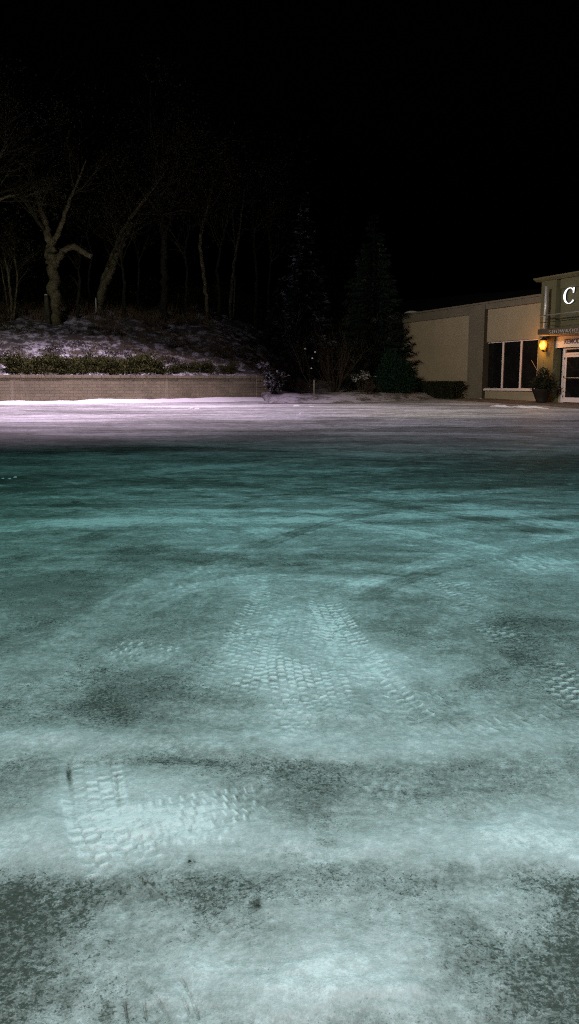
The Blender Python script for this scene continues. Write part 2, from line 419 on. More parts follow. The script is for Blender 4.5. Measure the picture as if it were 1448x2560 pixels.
    tread([(250, 2120), (430, 2098), (620, 2090)], .12, .6, 2, .045, 4)
    tread([(800, 1480), (862, 1600), (930, 1690), (1010, 1780), (1120, 1850)], .25, 1.7, 4, .058, 5, style=1, base=.03)
    tread([(790, 1500), (745, 1600), (760, 1720), (800, 1800)], .46, 1.5, 10, .056, 6, base=.03)
    tread([(700, 1450), (650, 1560), (600, 1680), (575, 1760)], .34, 1.2, 7, .06, 7, base=.02)
    tread([(260, 1628), (350, 1630), (450, 1642)], .34, 1.4, 6, .05, 8, base=.04)
    tread([(1080, 1430), (1190, 1520), (1310, 1630), (1448, 1735), (1640, 1860)], .30, 1.3, 5, .06, 9, .30, base=.0, fade=.06)
    tread([(1030, 1775), (1130, 1745), (1290, 1730)], .30, 1.2, 5, .055, 10, base=.03)
    tread([(1110, 1838), (1230, 1812), (1448, 1760)], .15, .75, 2, .06, 11, base=.02)
    tread([(625, 1420), (640, 1510)], .24, 1.2, 3, .09, 12); tread([(792, 1425), (797, 1495)], .14, .7, 2, .09, 13)
    tread([(1250, 1416), (1420, 1392)], .5, 1.1, 5, .10, 14); tread([(400, 1450), (620, 1436)], .6, 1.0, 6, .10, 15)
    tread([(1200, 2100), (1448, 2030)], .3, .35, 5, .05, 16, base=.05); tread([(880, 1925), (1060, 1950)], .2, .45, 4, .05, 17)
    tread([(0, 1900), (60, 1800), (180, 1700), (200, 1560)], .25, .4, 5, .055, 18); tread([(640, 1700), (720, 1800), (760, 1860)], .22, .5, 4, .055, 19)
    tread([(1080, 2260), (1200, 2190), (1448, 2130)], .22, .3, 5, .05, 21)
    # more overlapping prints, long and faint
    for k_, (pts_, w_, am_) in enumerate([([(690, 1900), (780, 1720), (840, 1560), (870, 1430)], .22, .7), ([(480, 1720), (600, 1600), (680, 1480), (720, 1400)], .22, .7), ([(900, 1880), (1010, 1700), (1130, 1560), (1290, 1420)], .22, .5),
            ([(0, 1760), (160, 1700), (420, 1620), (700, 1560), (1000, 1520)], .22, .55), ([(1448, 1640), (1250, 1560), (1000, 1480), (700, 1440)], .22, .6), ([(1448, 1960), (1200, 1930), (900, 1960), (600, 1940)], .22, .45), ([(0, 2200), (200, 2230), (420, 2330), (560, 2480)], .22, .35),
            ([(120, 1560), (220, 1450), (360, 1370), (560, 1310)], .24, .7), ([(1000, 1420), (1200, 1400), (1448, 1330)], .26, .8), ([(760, 1760), (900, 1700), (1100, 1600), (1200, 1500)], .22, .5)]):
        tread(pts_, w_, am_, 5, .06, 40 + k_, base=.05)
    for k_, (pts_, w_, d_) in enumerate([([(-300, 1345), (300, 1300), (700, 1305), (1100, 1288), (1700, 1270)], .16, .34), ([(-200, 1362), (300, 1318), (700, 1322), (1100, 1304), (1700, 1284)], .10, -.34),
            ([(500, 1185), (760, 1205), (1000, 1245), (1448, 1320), (1700, 1370)], .20, .36), ([(450, 1200), (760, 1224), (1000, 1266), (1448, 1345)], .14, -.34), ([(-200, 1250), (400, 1178), (720, 1150), (1000, 1140)], .24, .30), ([(-200, 1275), (380, 1200), (700, 1168)], .16, -.30),
            ([(200, 1275), (600, 1268), (900, 1312), (1200, 1365), (1448, 1430), (1700, 1500)], .12, .34), ([(300, 1105), (900, 1130), (1448, 1180)], .4, .3), ([(-100, 1130), (500, 1120), (1100, 1100), (1700, 1095)], .4, -.3), ([(-200, 1210), (60, 1215), (320, 1240), (560, 1290), (800, 1390)], .13, .34),
            ([(820, 1500), (1000, 1420), (1240, 1360), (1600, 1320)], .11, .30), ([(860, 1520), (1040, 1440), (1260, 1385), (1600, 1345)], .09, -.28), ([(-200, 1480), (150, 1420), (420, 1385), (760, 1375), (1300, 1395)], .09, .28), ([(300, 1560), (430, 1480), (640, 1440), (1000, 1460), (1300, 1530)], .10, .24),
            ([(1448, 1215), (1100, 1235), (800, 1280), (560, 1360), (430, 1440)], .13, .30), ([(1448, 1235), (1120, 1255), (830, 1300), (600, 1385)], .10, -.30), ([(900, 1080), (1448, 1100)], .6, .25), ([(0, 1090), (600, 1095)], .6, .2)]):
        P = stroke(pts_); idx, lat, fr, arc = dist(P, w_ * 1.8)
        if not len(idx): continue
        X_ = x[idx]; Y_ = y[idx]; lat = lat + .8 * w_ * fbm(X_ * .5 / w_, Y_ * .5 / w_, 700 + k_, 4, .62)
        br_ = np.clip(.75 + 2.2 * fbm(X_ * .8, Y_ * .8, 730 + k_, 4), .1, 1.4)
        s[idx] += d_ * br_ * sstep(1.15, .8, np.abs(lat) / w_) * (.75 + .25 * np.cos(9.4 * lat / w_)) * sstep(0, .12, fr) * sstep(1, .88, fr)
    # soft scuffed arcs and thin bare lines
    def line(pts, w, ds, dg=0, dz=0, world=False, n=0):
        P = stroke(pts, world); idx, lat, fr, arc = dist(P, w * 2)
        if not len(idx): return
        lat = lat + min(w * 1.2, .10) * 2 * fbm(x[idx] * min(.6 / w, 14), y[idx] * min(.6 / w, 14), 330 + n, 3)
        br = np.clip(.45 + 2.6 * fbm(x[idx] * min(.5 / w, 9), y[idx] * min(.5 / w, 9), 300 + n, 3), 0, 1.4)
        al = np.abs(lat) / w
        e = (sstep(1.25, .75, al) * (.70 + .30 * np.cos(9.4 * al)) if world else np.exp(-al ** 2 * 1.6)) * sstep(0, .12, fr) * sstep(1, .88, fr) * br
        s[idx] += ds * e; grit[idx] += dg * e; z[idx] += dz * e
    line([(0, 1655), (150, 1600), (245, 1530), (300, 1480), (430, 1428), (640, 1402)], .05, .30, 0, .012)
    line([(60, 1640), (200, 1590), (262, 1530), (320, 1480)], .05, -.28)
    line([(0, 1393), (320, 1400), (700, 1410), (1100, 1440)], .09, -.40, .2, -.01)
    line([(760, 1440), (1130, 1438)], .05, -.3); line([(930, 1497), (1220, 1520)], .06, -.25); line([(1260, 1537), (1448, 1556)], .05, -.35)
    def band(pts, w, ds, dg, n):
        P = stroke(pts); idx, lat, fr, arc = dist(P, w * 1.6)
        X_ = x[idx]; Y_ = y[idx]
        lat = lat + .9 * w * fbm(X_ * 2.4, Y_ * 2.4, n, 4, .6); e = sstep(1.5, .4, np.abs(lat) / w) * sstep(0, .16, fr) * sstep(1, .84, fr)
        s[idx] += (.62 * ds + (.5 - s[idx]) * .30) * e; grit[idx] += dg * .8 * e
    band([(-500, 1880), (100, 1866), (420, 1858), (760, 1860), (1150, 1845), (1448, 1826), (2000, 1800)], .12, .14, -.4, 601)
    band([(760, 2190), (960, 2150), (1180, 2105), (1448, 2052), (1900, 1960)], .13, .20, -.4, 602)
    band([(-600, 2090), (-100, 2110), (200, 2125), (620, 2110), (800, 2120)], .13, .20, -.35, 603)
    band([(870, 1530), (1080, 1625), (1290, 1735), (1560, 1860)], .20, -.30, .15, 608)
    band([(980, 1640), (1090, 1665), (1180, 1690)], .22, .14, -.6, 609)
    band([(150, 1903), (420, 1902), (700, 1915), (1000, 1925), (1300, 1905)], .045, -.22, .35, 604)
    band([(380, 2205), (560, 2230), (760, 2222), (980, 2175), (1200, 2165)], .07, -.16, .35, 605)
    band([(-300, 1700), (30, 1668), (180, 1615), (262, 1540), (330, 1480), (470, 1430), (700, 1405)], .14, .12, -.2, 606)
    band([(60, 1590), (200, 1510), (300, 1450), (420, 1415)], .16, -.20, .1, 607)
    for k_, pts_ in enumerate([[(300, 2130), (350, 2200), (400, 2262)], [(318, 2165), (368, 2235)], [(350, 2440), (395, 2500), (425, 2560)], [(395, 2410), (440, 2470), (480, 2548)], [(450, 2440), (480, 2500), (500, 2556)],
            [(500, 2270), (530, 2330), (556, 2360)], [(360, 2500), (368, 2556)], [(310, 2500), (320, 2560)], [(270, 2150), (290, 2200), (305, 2240)], [(340, 2130), (372, 2180)], [(560, 2350), (690, 2290)], [(600, 2400), (640, 2440)]]):
        line(pts_, .0035, -.26, .25, -.008, n=500 + k_)
    line([(340, 2165), (430, 2262)], .004, -.26, .25, -.006) 
    line([(560, 2330), (690, 2290)], .010, -.16, .1, -.006)
    line([(172, 1890), (180, 2030), (196, 2110)], .010, -.45, .5, -.008, n=3); line([(290, 1930), (300, 2030)], .008, -.4, .5, -.008, n=4)
    line([(560, 1400), (500, 1330), (430, 1290)], .2, .14); line([(200, 2380), (160, 2560)], .02, -.15, .2)
    for i in range(210):                                       # long sweeping wheel tracks further out
        rr = random.Random(900 + i)
        y0 = (5.0 if i < 70 else 3.6) * (27 / 5.0) ** rr.random(); x0 = rr.uniform(-.4, .4) * y0
        L = rr.uniform(4, 14) * (1 if y0 < 14 else 1.8); an = rr.gauss(0, .38); cv = rr.gauss(0, .035)
        p = []
        for j in range(7):
            u = (j / 6 - .5) * L
            p.append((x0 + u * math.cos(an) - cv * u * u * math.sin(an), y0 + u * math.sin(an) + cv * u * u * math.cos(an)))
        lo_ = min(q_[1] for q_ in p)
        if lo_ < 5.2 + (i % 7): p = [(a + .15 * a, b + (5.2 + (i % 7) - lo_)) for a, b in p]
        ds = rr.choice((-1, 1)) * rr.uniform(.16, .40) * (.5 if y0 < 8 else 1)
        w = rr.uniform(.07, .16) if i < 60 else rr.uniform(.010, .035) * (1 + y0 / 12)
        line(p, w, ds, 0, 0, True, i)
        if rr.random() < .6:
            ox, oy = -math.sin(an) * 1.55, math.cos(an) * 1.55
            line([(a + ox, b + oy) for a, b in p], w, ds, 0, 0, True, i + 40)
    # ploughed up ridges of snow before the wall
    back = sstep(20, 26, y)
    s += back * .18 + back * .35 * fbm(wx * .18, wy * 1.1, 88, 4)
    z += back * (.05 * fbm(x * .5, y * 1.8, 91, 4) + .02)
    # lumps of the drift at the very front
    ex, ey, rx, ry = px_ellipse(900, 2520, 360, 80)
    d2 = ((x - ex) / rx) ** 2 + ((y - ey) / ry) ** 2
    e = np.exp(-d2)
    rip = fbm(x * 5 + 1.5 * fbm(x * 3, y * 3, 97, 2), y * 13, 96, 3)
    z += e * .030 * rip; s += e * .25 * rip
    zz = GS * y + z
    co = np.empty((nr * nc, 3), np.float32); co[:, 0] = x; co[:, 1] = y; co[:, 2] = zz
    i = np.arange(nr - 1)[:, None] * nc + np.arange(nc - 1)[None, :]
    quads = np.stack([i, i + 1, i + nc + 1, i + nc], -1).reshape(-1, 4).astype(np.int32)
    me = bpy.data.meshes.new('parking_lot')
    me.vertices.add(len(co)); me.vertices.foreach_set('co', co.ravel())
    me.loops.add(quads.size); me.loops.foreach_set('vertex_index', quads.ravel())
    me.polygons.add(len(quads)); me.polygons.foreach_set('loop_start', np.arange(0, quads.size, 4, dtype=np.int32))
    me.polygons.foreach_set('loop_total', np.full(len(quads), 4, np.int32))
    me.polygons.foreach_set('use_smooth', np.ones(len(quads), bool))
    me.update(calc_edges=True)
    for nm, v in (('snow', s), ('grit', grit)):
        at_ = me.attributes.new(nm, 'FLOAT', 'POINT'); at_.data.foreach_set('value', np.clip(v, -.2, 1.2).astype(np.float32))
    me.materials.append(M['lot'])
    o = bpy.data.objects.new('parking_lot', me); C.objects.link(o)
    tagp(o, 'icy parking lot under thin snow scored by tyre tracks', kind='structure')
build_lot()

def npmesh(name, co, faces, m, smooth=True, parent=None):
    me = bpy.data.meshes.new(name)
    co = np.asarray(co, np.float32); faces = np.asarray(faces, np.int32); k = faces.shape[1]
    me.vertices.add(len(co)); me.vertices.foreach_set('co', co.ravel())
    me.loops.add(faces.size); me.loops.foreach_set('vertex_index', faces.ravel())
    me.polygons.add(len(faces)); me.polygons.foreach_set('loop_start', np.arange(0, faces.size, k, dtype=np.int32))
    me.polygons.foreach_set('loop_total', np.full(len(faces), k, np.int32))
    me.polygons.foreach_set('use_smooth', np.full(len(faces), smooth, bool))
    me.update(calc_edges=True); me.materials.append(m)
    o = bpy.data.objects.new(name, me); C.objects.link(o)
    if parent: o.parent = parent
    return o

def gridmesh(name, X, Y, Z, m):
    nr, nc = X.shape
    i = np.arange(nr - 1)[:, None] * nc + np.arange(nc - 1)[None, :]
    q = np.stack([i, i + 1, i + nc + 1, i + nc], -1).reshape(-1, 4)
    return npmesh(name, np.stack([X, Y, Z], -1).reshape(-1, 3), q, m)

# wide ground sheet below everything
g = MB(); R_ = 400
g.add([(-R_, -R_, -GS * R_ - .25), (R_, -R_, -GS * R_ - .25), (R_, R_, GS * R_ - .25), (-R_, R_, GS * R_ - .25)], [(0, 1, 2, 3)])
tagp(g.build('ground', M['hill']), 'snow covered ground spreading out beyond the lot', kind='structure')

# hillside behind the wall, flattening into the planting bed on the right
xs = np.concatenate([np.linspace(-60, -20, 40), np.linspace(-19.8, 9, 300), np.linspace(9.3, 40, 30)])
def ystart(x):
    wall = WA.y + (x - WA.x) * WD.y / WD.x + .12
    r = np.interp(x, [WB.x, WB.x + .9, 2.5, 5.5, 8, 12, 40], [36.6, 34.1, 34.3, 37, 40.2, 46, 60])
    w = sstep(WB.x + .05, WB.x + .9, x)
    return wall * (1 - w) + r * w
v = np.concatenate([np.linspace(0, 10, 130), np.linspace(10.3, 60, 60)])
X = np.repeat(xs[None, :], len(v), 0); Y = ystart(xs)[None, :] + v[:, None]
Zt = terrain(X, Y)
Zt[0] = np.minimum(Zt[0], GS * Y[0] - .02) * (X[0] > WB.x) + Zt[0] * (X[0] <= WB.x)
kx_ = int(np.searchsorted(xs, WB.x + .06))
tagp(gridmesh('hillside', X[:, :kx_ + 1], Y[:, :kx_ + 1], Zt[:, :kx_ + 1], M['hill']), 'snow patched hillside rising behind the wall into dark woods', kind='structure')
tagp(gridmesh('planting_bed', X[:, kx_:], Y[:, kx_:], Zt[:, kx_:], M['bed']), 'snowy planting bed with shrubs between wall end and building', kind='structure')

# snow banked up against the wall foot
L0 = (WB - WA).length
aa = np.linspace(-26, L0 + 1.6, 260); vv = np.linspace(0, 1, 14)
A_, V_ = np.meshgrid(aa, vv)
out = (1.5 + .7 * fbm(A_ * .5, A_ * 0 + 3, 7, 3)) * V_
X = WA.x + WD.x * A_ + WN.x * (.06 - out - .0); Y = WA.y + WD.y * A_ + WN.y * (.06 - out)
top = np.interp(A_, [-26, 0, L0, L0 + 1.6], [.16, .13, .16, .10])
Zb = GS * Y + (top + .10 * fbm(A_ * 1.3, V_ * 2, 17, 3)) * (1 - V_) ** 1.3 + .03 * fbm(A_ * 4, V_ * 4, 19, 2) - .03 * V_ + .02
tagp(gridmesh('snow_bank', X, Y, Zb, M['bank']), 'low bank of snow along the foot of the block wall', kind='structure')

# kerb of the planting bed
k = MB()
kx = [(-1.3, 34.6), (-.2, 34.15), (1.2, 34.15), (2.6, 34.35), (4.2, 35.7), (5.5, 36.9), (7.6, 39.5)]
for (x0, y0), (x1, y1) in zip(kx[:-1], kx[1:]):
    d = Vector((x1 - x0, y1 - y0)).normalized(); n = Vector((-d.y, d.x)) * .08
    z0, z1 = GS * y0, GS * y1
    k.add([(x0 - n.x, y0 - n.y, z0 - .1), (x1 - n.x, y1 - n.y, z1 - .1), (x1 + n.x, y1 + n.y, z1 - .1), (x0 + n.x, y0 + n.y, z0 - .1),
           (x0 - n.x, y0 - n.y, z0 + .045), (x1 - n.x, y1 - n.y, z1 + .045), (x1 + n.x, y1 + n.y, z1 + .045), (x0 + n.x, y0 + n.y, z0 + .045)],
          [(0, 3, 2, 1), (4, 5, 6, 7), (0, 1, 5, 4), (1, 2, 6, 5), (2, 3, 7, 6), (3, 0, 4, 7)])
tagp(k.build('kerb', M['taupe']), 'low concrete kerb edging the snowy planting bed', kind='structure')

# ---------------------------------------------------------------- retaining wall
wr = empty('retaining_wall', (WA.x, WA.y, 0), math.atan2(WD.y, WD.x), 'long tan block retaining wall below the snowy hillside', 'wall')
w = MB(); cs = .132
x = -26.0
w.box(-26, L0, -.02, .30, .2, 1.86)
w.build('wall_face', M['block'], wr)
cp = MB(); x = -26; rr = random.Random(4)
while x < L0 - .1:
    wd = min(.42, L0 - x); cp.box(x, x + wd - .008, -.055 + rr.uniform(-.006, .006), .31, 1.862, 1.985 + rr.uniform(-.006, .006)); x += wd
cp.build('coping', M['block'], wr, bevel=.008)
# stepped return at the right end
rt = MB()
for i in range(8):
    z1 = 1.985 - i * .132; ln = .34 + i * .10
    rt.box(L0 + .003, L0 + ln, -.14 - .01 * (i % 2), .25, z1 - .130, z1)
rt.build('stepped_end', M['block'], wr, bevel=.01)

# ---------------------------------------------------------------- plants: helpers
def leafcloud(blobs, n, size, rnd, flat=.3, elong=2.2):
    """many small leaf faces spread through ellipsoid blobs [(x,y,z,rx,ry,rz)]"""
    rg = np.random.default_rng(rnd)
    co = []; vol = np.array([b[3] * b[4] * b[5] for b in blobs]); cnt = np.maximum(6, (n * vol / vol.sum()).astype(int))
    for b, c in zip(blobs, cnt):
        d = rg.normal(size=(c, 3)); d /= np.linalg.norm(d, axis=1)[:, None]
        r = rg.uniform(.25, 1, (c, 1)) ** .45 * (1 + .18 * rg.normal(size=(c, 1)))
        p = d * r * np.array(b[3:6]) + np.array(b[:3])
        e = rg.normal(size=(c, 3)) + d * .9; e[:, 2] += flat; e /= np.linalg.norm(e, axis=1)[:, None]
        f = np.cross(e, rg.normal(size=(c, 3))); f /= np.linalg.norm(f, axis=1)[:, None] + 1e-9
        s = size * rg.uniform(.5, 1.5, (c, 1))
        co.append(np.stack([p - f * s * .5, p + e * s * elong, p + f * s * .5], 1))
    co = np.concatenate(co).reshape(-1, 3)
    return co, np.arange(len(co)).reshape(-1, 3)

def twiggy(mb, p, d, L, r, depth, rg, spread=.6, k=3, up=.15, n=3):
    pts = [p]; rad = [r]; dd = d.normalized(); seg = 4
    for i in range(seg):
        dd = (dd + Vector((rg.gauss(0, .16), rg.gauss(0, .16), rg.gauss(0, .12) + up * .25))).normalized()
        pts.append(pts[-1] + dd * L / seg); rad.append(max(.003, r * (1 - .62 * (i + 1) / seg)))
    mb.tube(pts, rad, k if depth < 2 else max(k, 5), False)
    if depth == 0: return
    for j in range(n):
        i = rg.randint(1, seg); q = pts[i]
        v = Vector((rg.gauss(0, 1), rg.gauss(0, 1), rg.gauss(0, .7))).normalized()
        nd = (dd * (1 - spread * .4) + v * spread + Vector((0, 0, up))).normalized()
        twiggy(mb, q, nd, L * rg.uniform(.5, .8), rad[i] * .6, depth - 1, rg, spread, k, up, n)

def tree(name, label, base, limbs, bark, twigs, seed, group=None, leaves=0, cut=None, cat='tree'):
    """limbs: lists of ((px, py, radius_m, depth offset)); twigs: (limb index, count, length, depth)"""
    rg = random.Random(seed)
    b0 = hit(*base); Y = b0.y
    root = empty(name, b0, 0, label, cat, group)
    tr = MB(); tops = []
    for li, l in enumerate(limbs):
        P = []; Rr = []
        for q in l:
            P.append(at(q[0], q[1], Y + (q[3] if len(q) > 3 else 0)) - b0); Rr.append(q[2])
        # densify with small wobble
        D = []; E = []
        for i in range(len(P) - 1):
            for j in range(5):
                u = j / 5; p = P[i].lerp(P[i + 1], u)
                wv = Rr[i] * .22
                if 0 < i * 5 + j: p = p + Vector((rg.gauss(0, wv), rg.gauss(0, wv), 0))
                D.append(p); E.append((Rr[i] * (1 - u) + Rr[i + 1] * u) * rg.uniform(.92, 1.08))
        D.append(P[-1]); E.append(Rr[-1])
        if li == 0: D.insert(0, D[0] - Vector((0, 0, .5))); E.insert(0, E[0] * 1.25)
        tr.tube(D, E, 10, True); tops.append((D, E))
    tr.build('trunk', bark, root, True)
    if cut:
        for q in cut:
            c = at(q[0], q[1], Y + q[3]) - b0; d = Vector(q[4]).normalized()
            MB().tube([c, c + d * .03], [q[2], q[2] * .97], 10).build('cut_end', M['cutwood'], root)
    cr = MB(); ends = []
    for li, cnt, L, dep in twigs:
        D, E = tops[li]; n0 = len(D)
        for _ in range(cnt):
            i = rg.randint(int(n0 * .55), n0 - 1); d = (D[min(i + 1, n0 - 1)] - D[max(0, i - 2)]).normalized()
            v = Vector((rg.gauss(0, 1), rg.gauss(0, 1), rg.gauss(0, .6))).normalized()
            twiggy(cr, D[i], (d + v * .9), L * rg.uniform(.6, 1.3), max(.012, E[i] * .5), dep, rg, .7, 3, .12, 4)
            ends.append(D[i] + (d + v * .7) * L)
    if twigs: cr.build('crown', M['twig'], root)
    if leaves:
        bl = [(e.x, e.y, e.z, 1.0, 1.0, .8) for e in ends]
        co, fa = leafcloud(bl, leaves, .05, seed, .0, 1.6)
        npmesh('withered_foliage', co, fa, M['dead_leaf'], False, root)
    return root

def stems(mb, n, h, r0, spread, rg, depth=2, r=.012):
    for i in range(n):
        a = rg.uniform(0, 2 * PI); q = rg.uniform(0, r0)
        twiggy(mb, Vector((q * math.cos(a), q * math.sin(a), -.1)), Vector((math.cos(a) * spread, math.sin(a) * spread, 1)), h * rg.uniform(.6, 1.05), r, depth, rg, .45, 3, .25, 3)

# ---------------------------------------------------------------- trees on the hill
tree('bare_tree', 'thick forked bare tree with one sawn-off limb arching to the right', (138, 806),
     [[(138, 812, .36), (134, 740, .30), (131, 690, .28), (128, 645, .30), (126, 610, .22), (118, 575, .17), (105, 525, .13), (92, 470, .09), (70, 420, .05)],
      [(136, 660, .20), (148, 640, .17), (165, 622, .15), (186, 616, .15), (206, 628, .145), (226, 640, .135)],
      [(128, 608, .16), (146, 585, .13), (160, 545, .11), (176, 495, .08), (200, 440, .05), (215, 400, .03)]],
     M['bark'], [(0, 9, 2.2, 2), (2, 9, 2.4, 2)], 21, leaves=1500, cut=[(226, 640.2, .13, .02, (1, -.25, -.55))])
tree('bare_tree', 'leaning bare tree with twin stems and a pale sawn top', (246, 775),
     [[(243, 782, .26), (250, 745, .22), (262, 712, .19), (280, 670, .17), (296, 632, .15), (312, 596, .13), (330, 560, .11)],
      [(254, 735, .16, .25), (262, 690, .14, .3), (280, 640, .12, .3), (305, 580, .11, .3), (330, 540, .10, .3), (356, 505, .09, .3), (384, 470, .06, .3), (420, 420, .04, .3)]],
     M['bark'], [(1, 14, 2.6, 2)], 22, leaves=1800, cut=[(330.5, 559, .10, 0, (.4, -.2, .8))])
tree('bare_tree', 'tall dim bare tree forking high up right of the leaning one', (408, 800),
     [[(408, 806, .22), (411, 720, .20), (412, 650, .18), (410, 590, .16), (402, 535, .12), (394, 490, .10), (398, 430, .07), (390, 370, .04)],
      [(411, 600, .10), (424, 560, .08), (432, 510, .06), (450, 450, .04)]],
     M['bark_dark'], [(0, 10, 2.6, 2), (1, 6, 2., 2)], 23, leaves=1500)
tree('bare_tree', 'thin crooked bare tree with a bend in midstem', (520, 800),
     [[(520, 806, .10), (516, 740, .10), (510, 690, .10), (503, 640, .10), (502, 600, .09), (506, 565, .08), (520, 520, .06), (530, 470, .04)]],
     M['bark'], [(0, 9, 2.2, 2)], 24, leaves=500)
tree('bare_tree', 'slender pale tree dividing into a narrow upright fork', (577, 800),
     [[(576, 806, .10), (576, 760, .10), (580, 700, .09), (586, 655, .085), (592, 620, .08), (600, 575, .06), (606, 520, .04), (612, 460, .03)],
      [(590, 630, .05), (585, 590, .04), (583, 550, .03), (578, 500, .02)], [(584, 792, .06), (586, 740, .05), (588, 690, .04)]],
     M['bark_pale'], [(0, 8, 1.9, 2), (1, 5, 1.4, 2)], 25, leaves=500)
tree('bare_tree', 'small thin dead stem standing between the two big trees', (195, 795),
     [[(193, 800, .09), (196, 750, .075), (200, 700, .06), (196, 670, .04), (188, 640, .02)], [(197, 720, .04), (188, 700, .03), (178, 690, .015)]],
     M['bark_dark'], [(0, 5, 1.2, 1)], 26)
tree('bare_tree', 'spindly many stemmed sapling near the left edge of the wood', (32, 800),
     [[(30, 806, .09), (28, 750, .07), (24, 710, .06), (18, 670, .05), (10, 630, .03)], [(34, 800, .06), (40, 740, .05), (44, 690, .04), (36, 640, .03)], [(26, 800, .05), (14, 730, .04), (2, 660, .02)]],
     M['bark'], [(0, 8, 1.5, 2), (1, 8, 1.5, 2), (2, 6, 1.2, 2)], 27, leaves=900)
tree('bare_tree', 'big tree at the far left reaching a thin bough into view', (-130, 812),
     [[(-130, 820, .36), (-120, 700, .3), (-105, 600, .24), (-90, 500, .16), (-60, 400, .1), (-40, 330, .05)],
      [(-104, 590, .12), (-60, 540, .09), (-15, 505, .07), (20, 490, .055), (48, 486, .035)], [(-90, 500, .1), (-20, 420, .06), (20, 360, .03)]],
     M['bark'], [(0, 10, 2.6, 2), (1, 8, 1.6, 2), (2, 8, 2.2, 2)], 28, leaves=2200)
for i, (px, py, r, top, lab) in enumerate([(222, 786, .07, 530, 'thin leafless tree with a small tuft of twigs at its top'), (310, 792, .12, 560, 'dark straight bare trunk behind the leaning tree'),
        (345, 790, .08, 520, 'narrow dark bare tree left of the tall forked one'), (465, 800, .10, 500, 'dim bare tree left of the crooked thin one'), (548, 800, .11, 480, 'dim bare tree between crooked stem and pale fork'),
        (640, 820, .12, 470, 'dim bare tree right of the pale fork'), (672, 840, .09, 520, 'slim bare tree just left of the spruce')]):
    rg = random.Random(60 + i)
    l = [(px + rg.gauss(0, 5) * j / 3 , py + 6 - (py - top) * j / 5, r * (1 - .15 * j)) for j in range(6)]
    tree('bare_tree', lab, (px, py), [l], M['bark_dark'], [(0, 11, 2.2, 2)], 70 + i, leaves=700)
# pale shape put in for the lit part of a trunk, and a stake
p = hit(128, 806); e = empty('lit_trunk_patch', p - Vector((0, .45, 0)), 0, 'pale stump leaning against the thick forked tree', 'patch')
MB().tube([(0, 0, -.3), (-.02, 0, .6), (-.05, 0, 1.15), (-.06, 0, 1.3)], [.15, .13, .11, .07], 9).build('stem', M['bark_pale'], e, True)
MB().lathe([(.08, 0), (.075, .04), (.03, .07)], 9, (-.06, 0, 1.29)).build('pale_cap', M['bank'], e, True)
p = hit(241, 782); e = empty('stake', p, 0, 'short whitish stake upright left of the leaning tree', 'stake')
MB().box(-.035, .035, -.03, .03, -.3, .72).add([(-.035, -.03, .722), (.035, -.03, .722), (.035, .03, .722), (-.035, .03, .722), (0, 0, .80)], [(0, 1, 4), (1, 2, 4), (2, 3, 4), (3, 0, 4)]).build('post', M['vent'], e)

# ---------------------------------------------------------------- spruces
def spruce(name, label, px, ptop, pbase, Y, halfw, mat, seed, whorls=30, boughs=9):
    rg = random.Random(seed)
    b = at(px, pbase, Y); zt = at(px, ptop, Y).z; z0 = tz(b.x, Y) - .05
    H = zt - z0; root = empty(name, (b.x, Y, z0), 0, label, 'tree')
    MB().tube([(0, 0, -.4), (0, 0, H * .5), (.03, 0, H * .97)], [.15, .09, .015], 8).build('trunk', M['bark_shade'], root, True)
    co = []
    for wq in range(whorls):
        u = (wq + .5) / whorls; z = H * (.06 + .93 * u)
        Lw = halfw * (1 - u) ** .85 + .12
        for k in range(boughs if u < .85 else 6):
            a = 2 * PI * (k + rg.random() * .8) / boughs + wq * 1.1
            L = Lw * rg.uniform(.65, 1.12); dr = Vector((math.cos(a), math.sin(a), 0)); sd = Vector((-math.sin(a), math.cos(a), 0))
            droop = rg.uniform(.15, .38)
            nt_ = max(6, int(L * 16))
            for j in range(nt_):
                f = (j + .5) / nt_
                c = Vector((0, 0, z)) + dr * L * f + Vector((0, 0, -droop * L * f + .18 * L * f * f + rg.gauss(0, .03)))
                for sg in (-1, 1):
                    tl = (.14 + .40 * (1 - f)) * min(1, L) * rg.uniform(.6, 1.2) + .08
                    tip = c + (dr * .75 + sd * sg * rg.uniform(.5, 1)).normalized() * tl + Vector((0, 0, -tl * rg.uniform(.1, .6)))
                    wv = dr * .075
                    co += [c - wv, c + wv + Vector((0, 0, .01)), tip]
    co = np.array([tuple(c) for c in co])
    npmesh('crown', co, np.arange(len(co)).reshape(-1, 3), mat, False, root)
spruce('spruce_tree', 'tall spruce with light snow on its boughs, middle of the picture', 762, 470, 965, 43.5, 1.75, M['needle'], 31, 34, 10)
spruce('spruce_tree', 'dark tall spruce right beside the plain end of the building', 928, 530, 975, 41.5, 2.25, M['needle2'], 32, 32, 10)
spruce('spruce_tree', 'dim spruce set back between the snowy spruce and dark spruce', 850, 500, 960, 48.0, 1.9, M['needle2'], 33, 28, 9)
spruce('spruce_tree', 'shorter snowy spruce on the slope left of the tallest spruce', 706, 690, 935, 45.0, 1.3, M['needle'], 34, 20, 9)

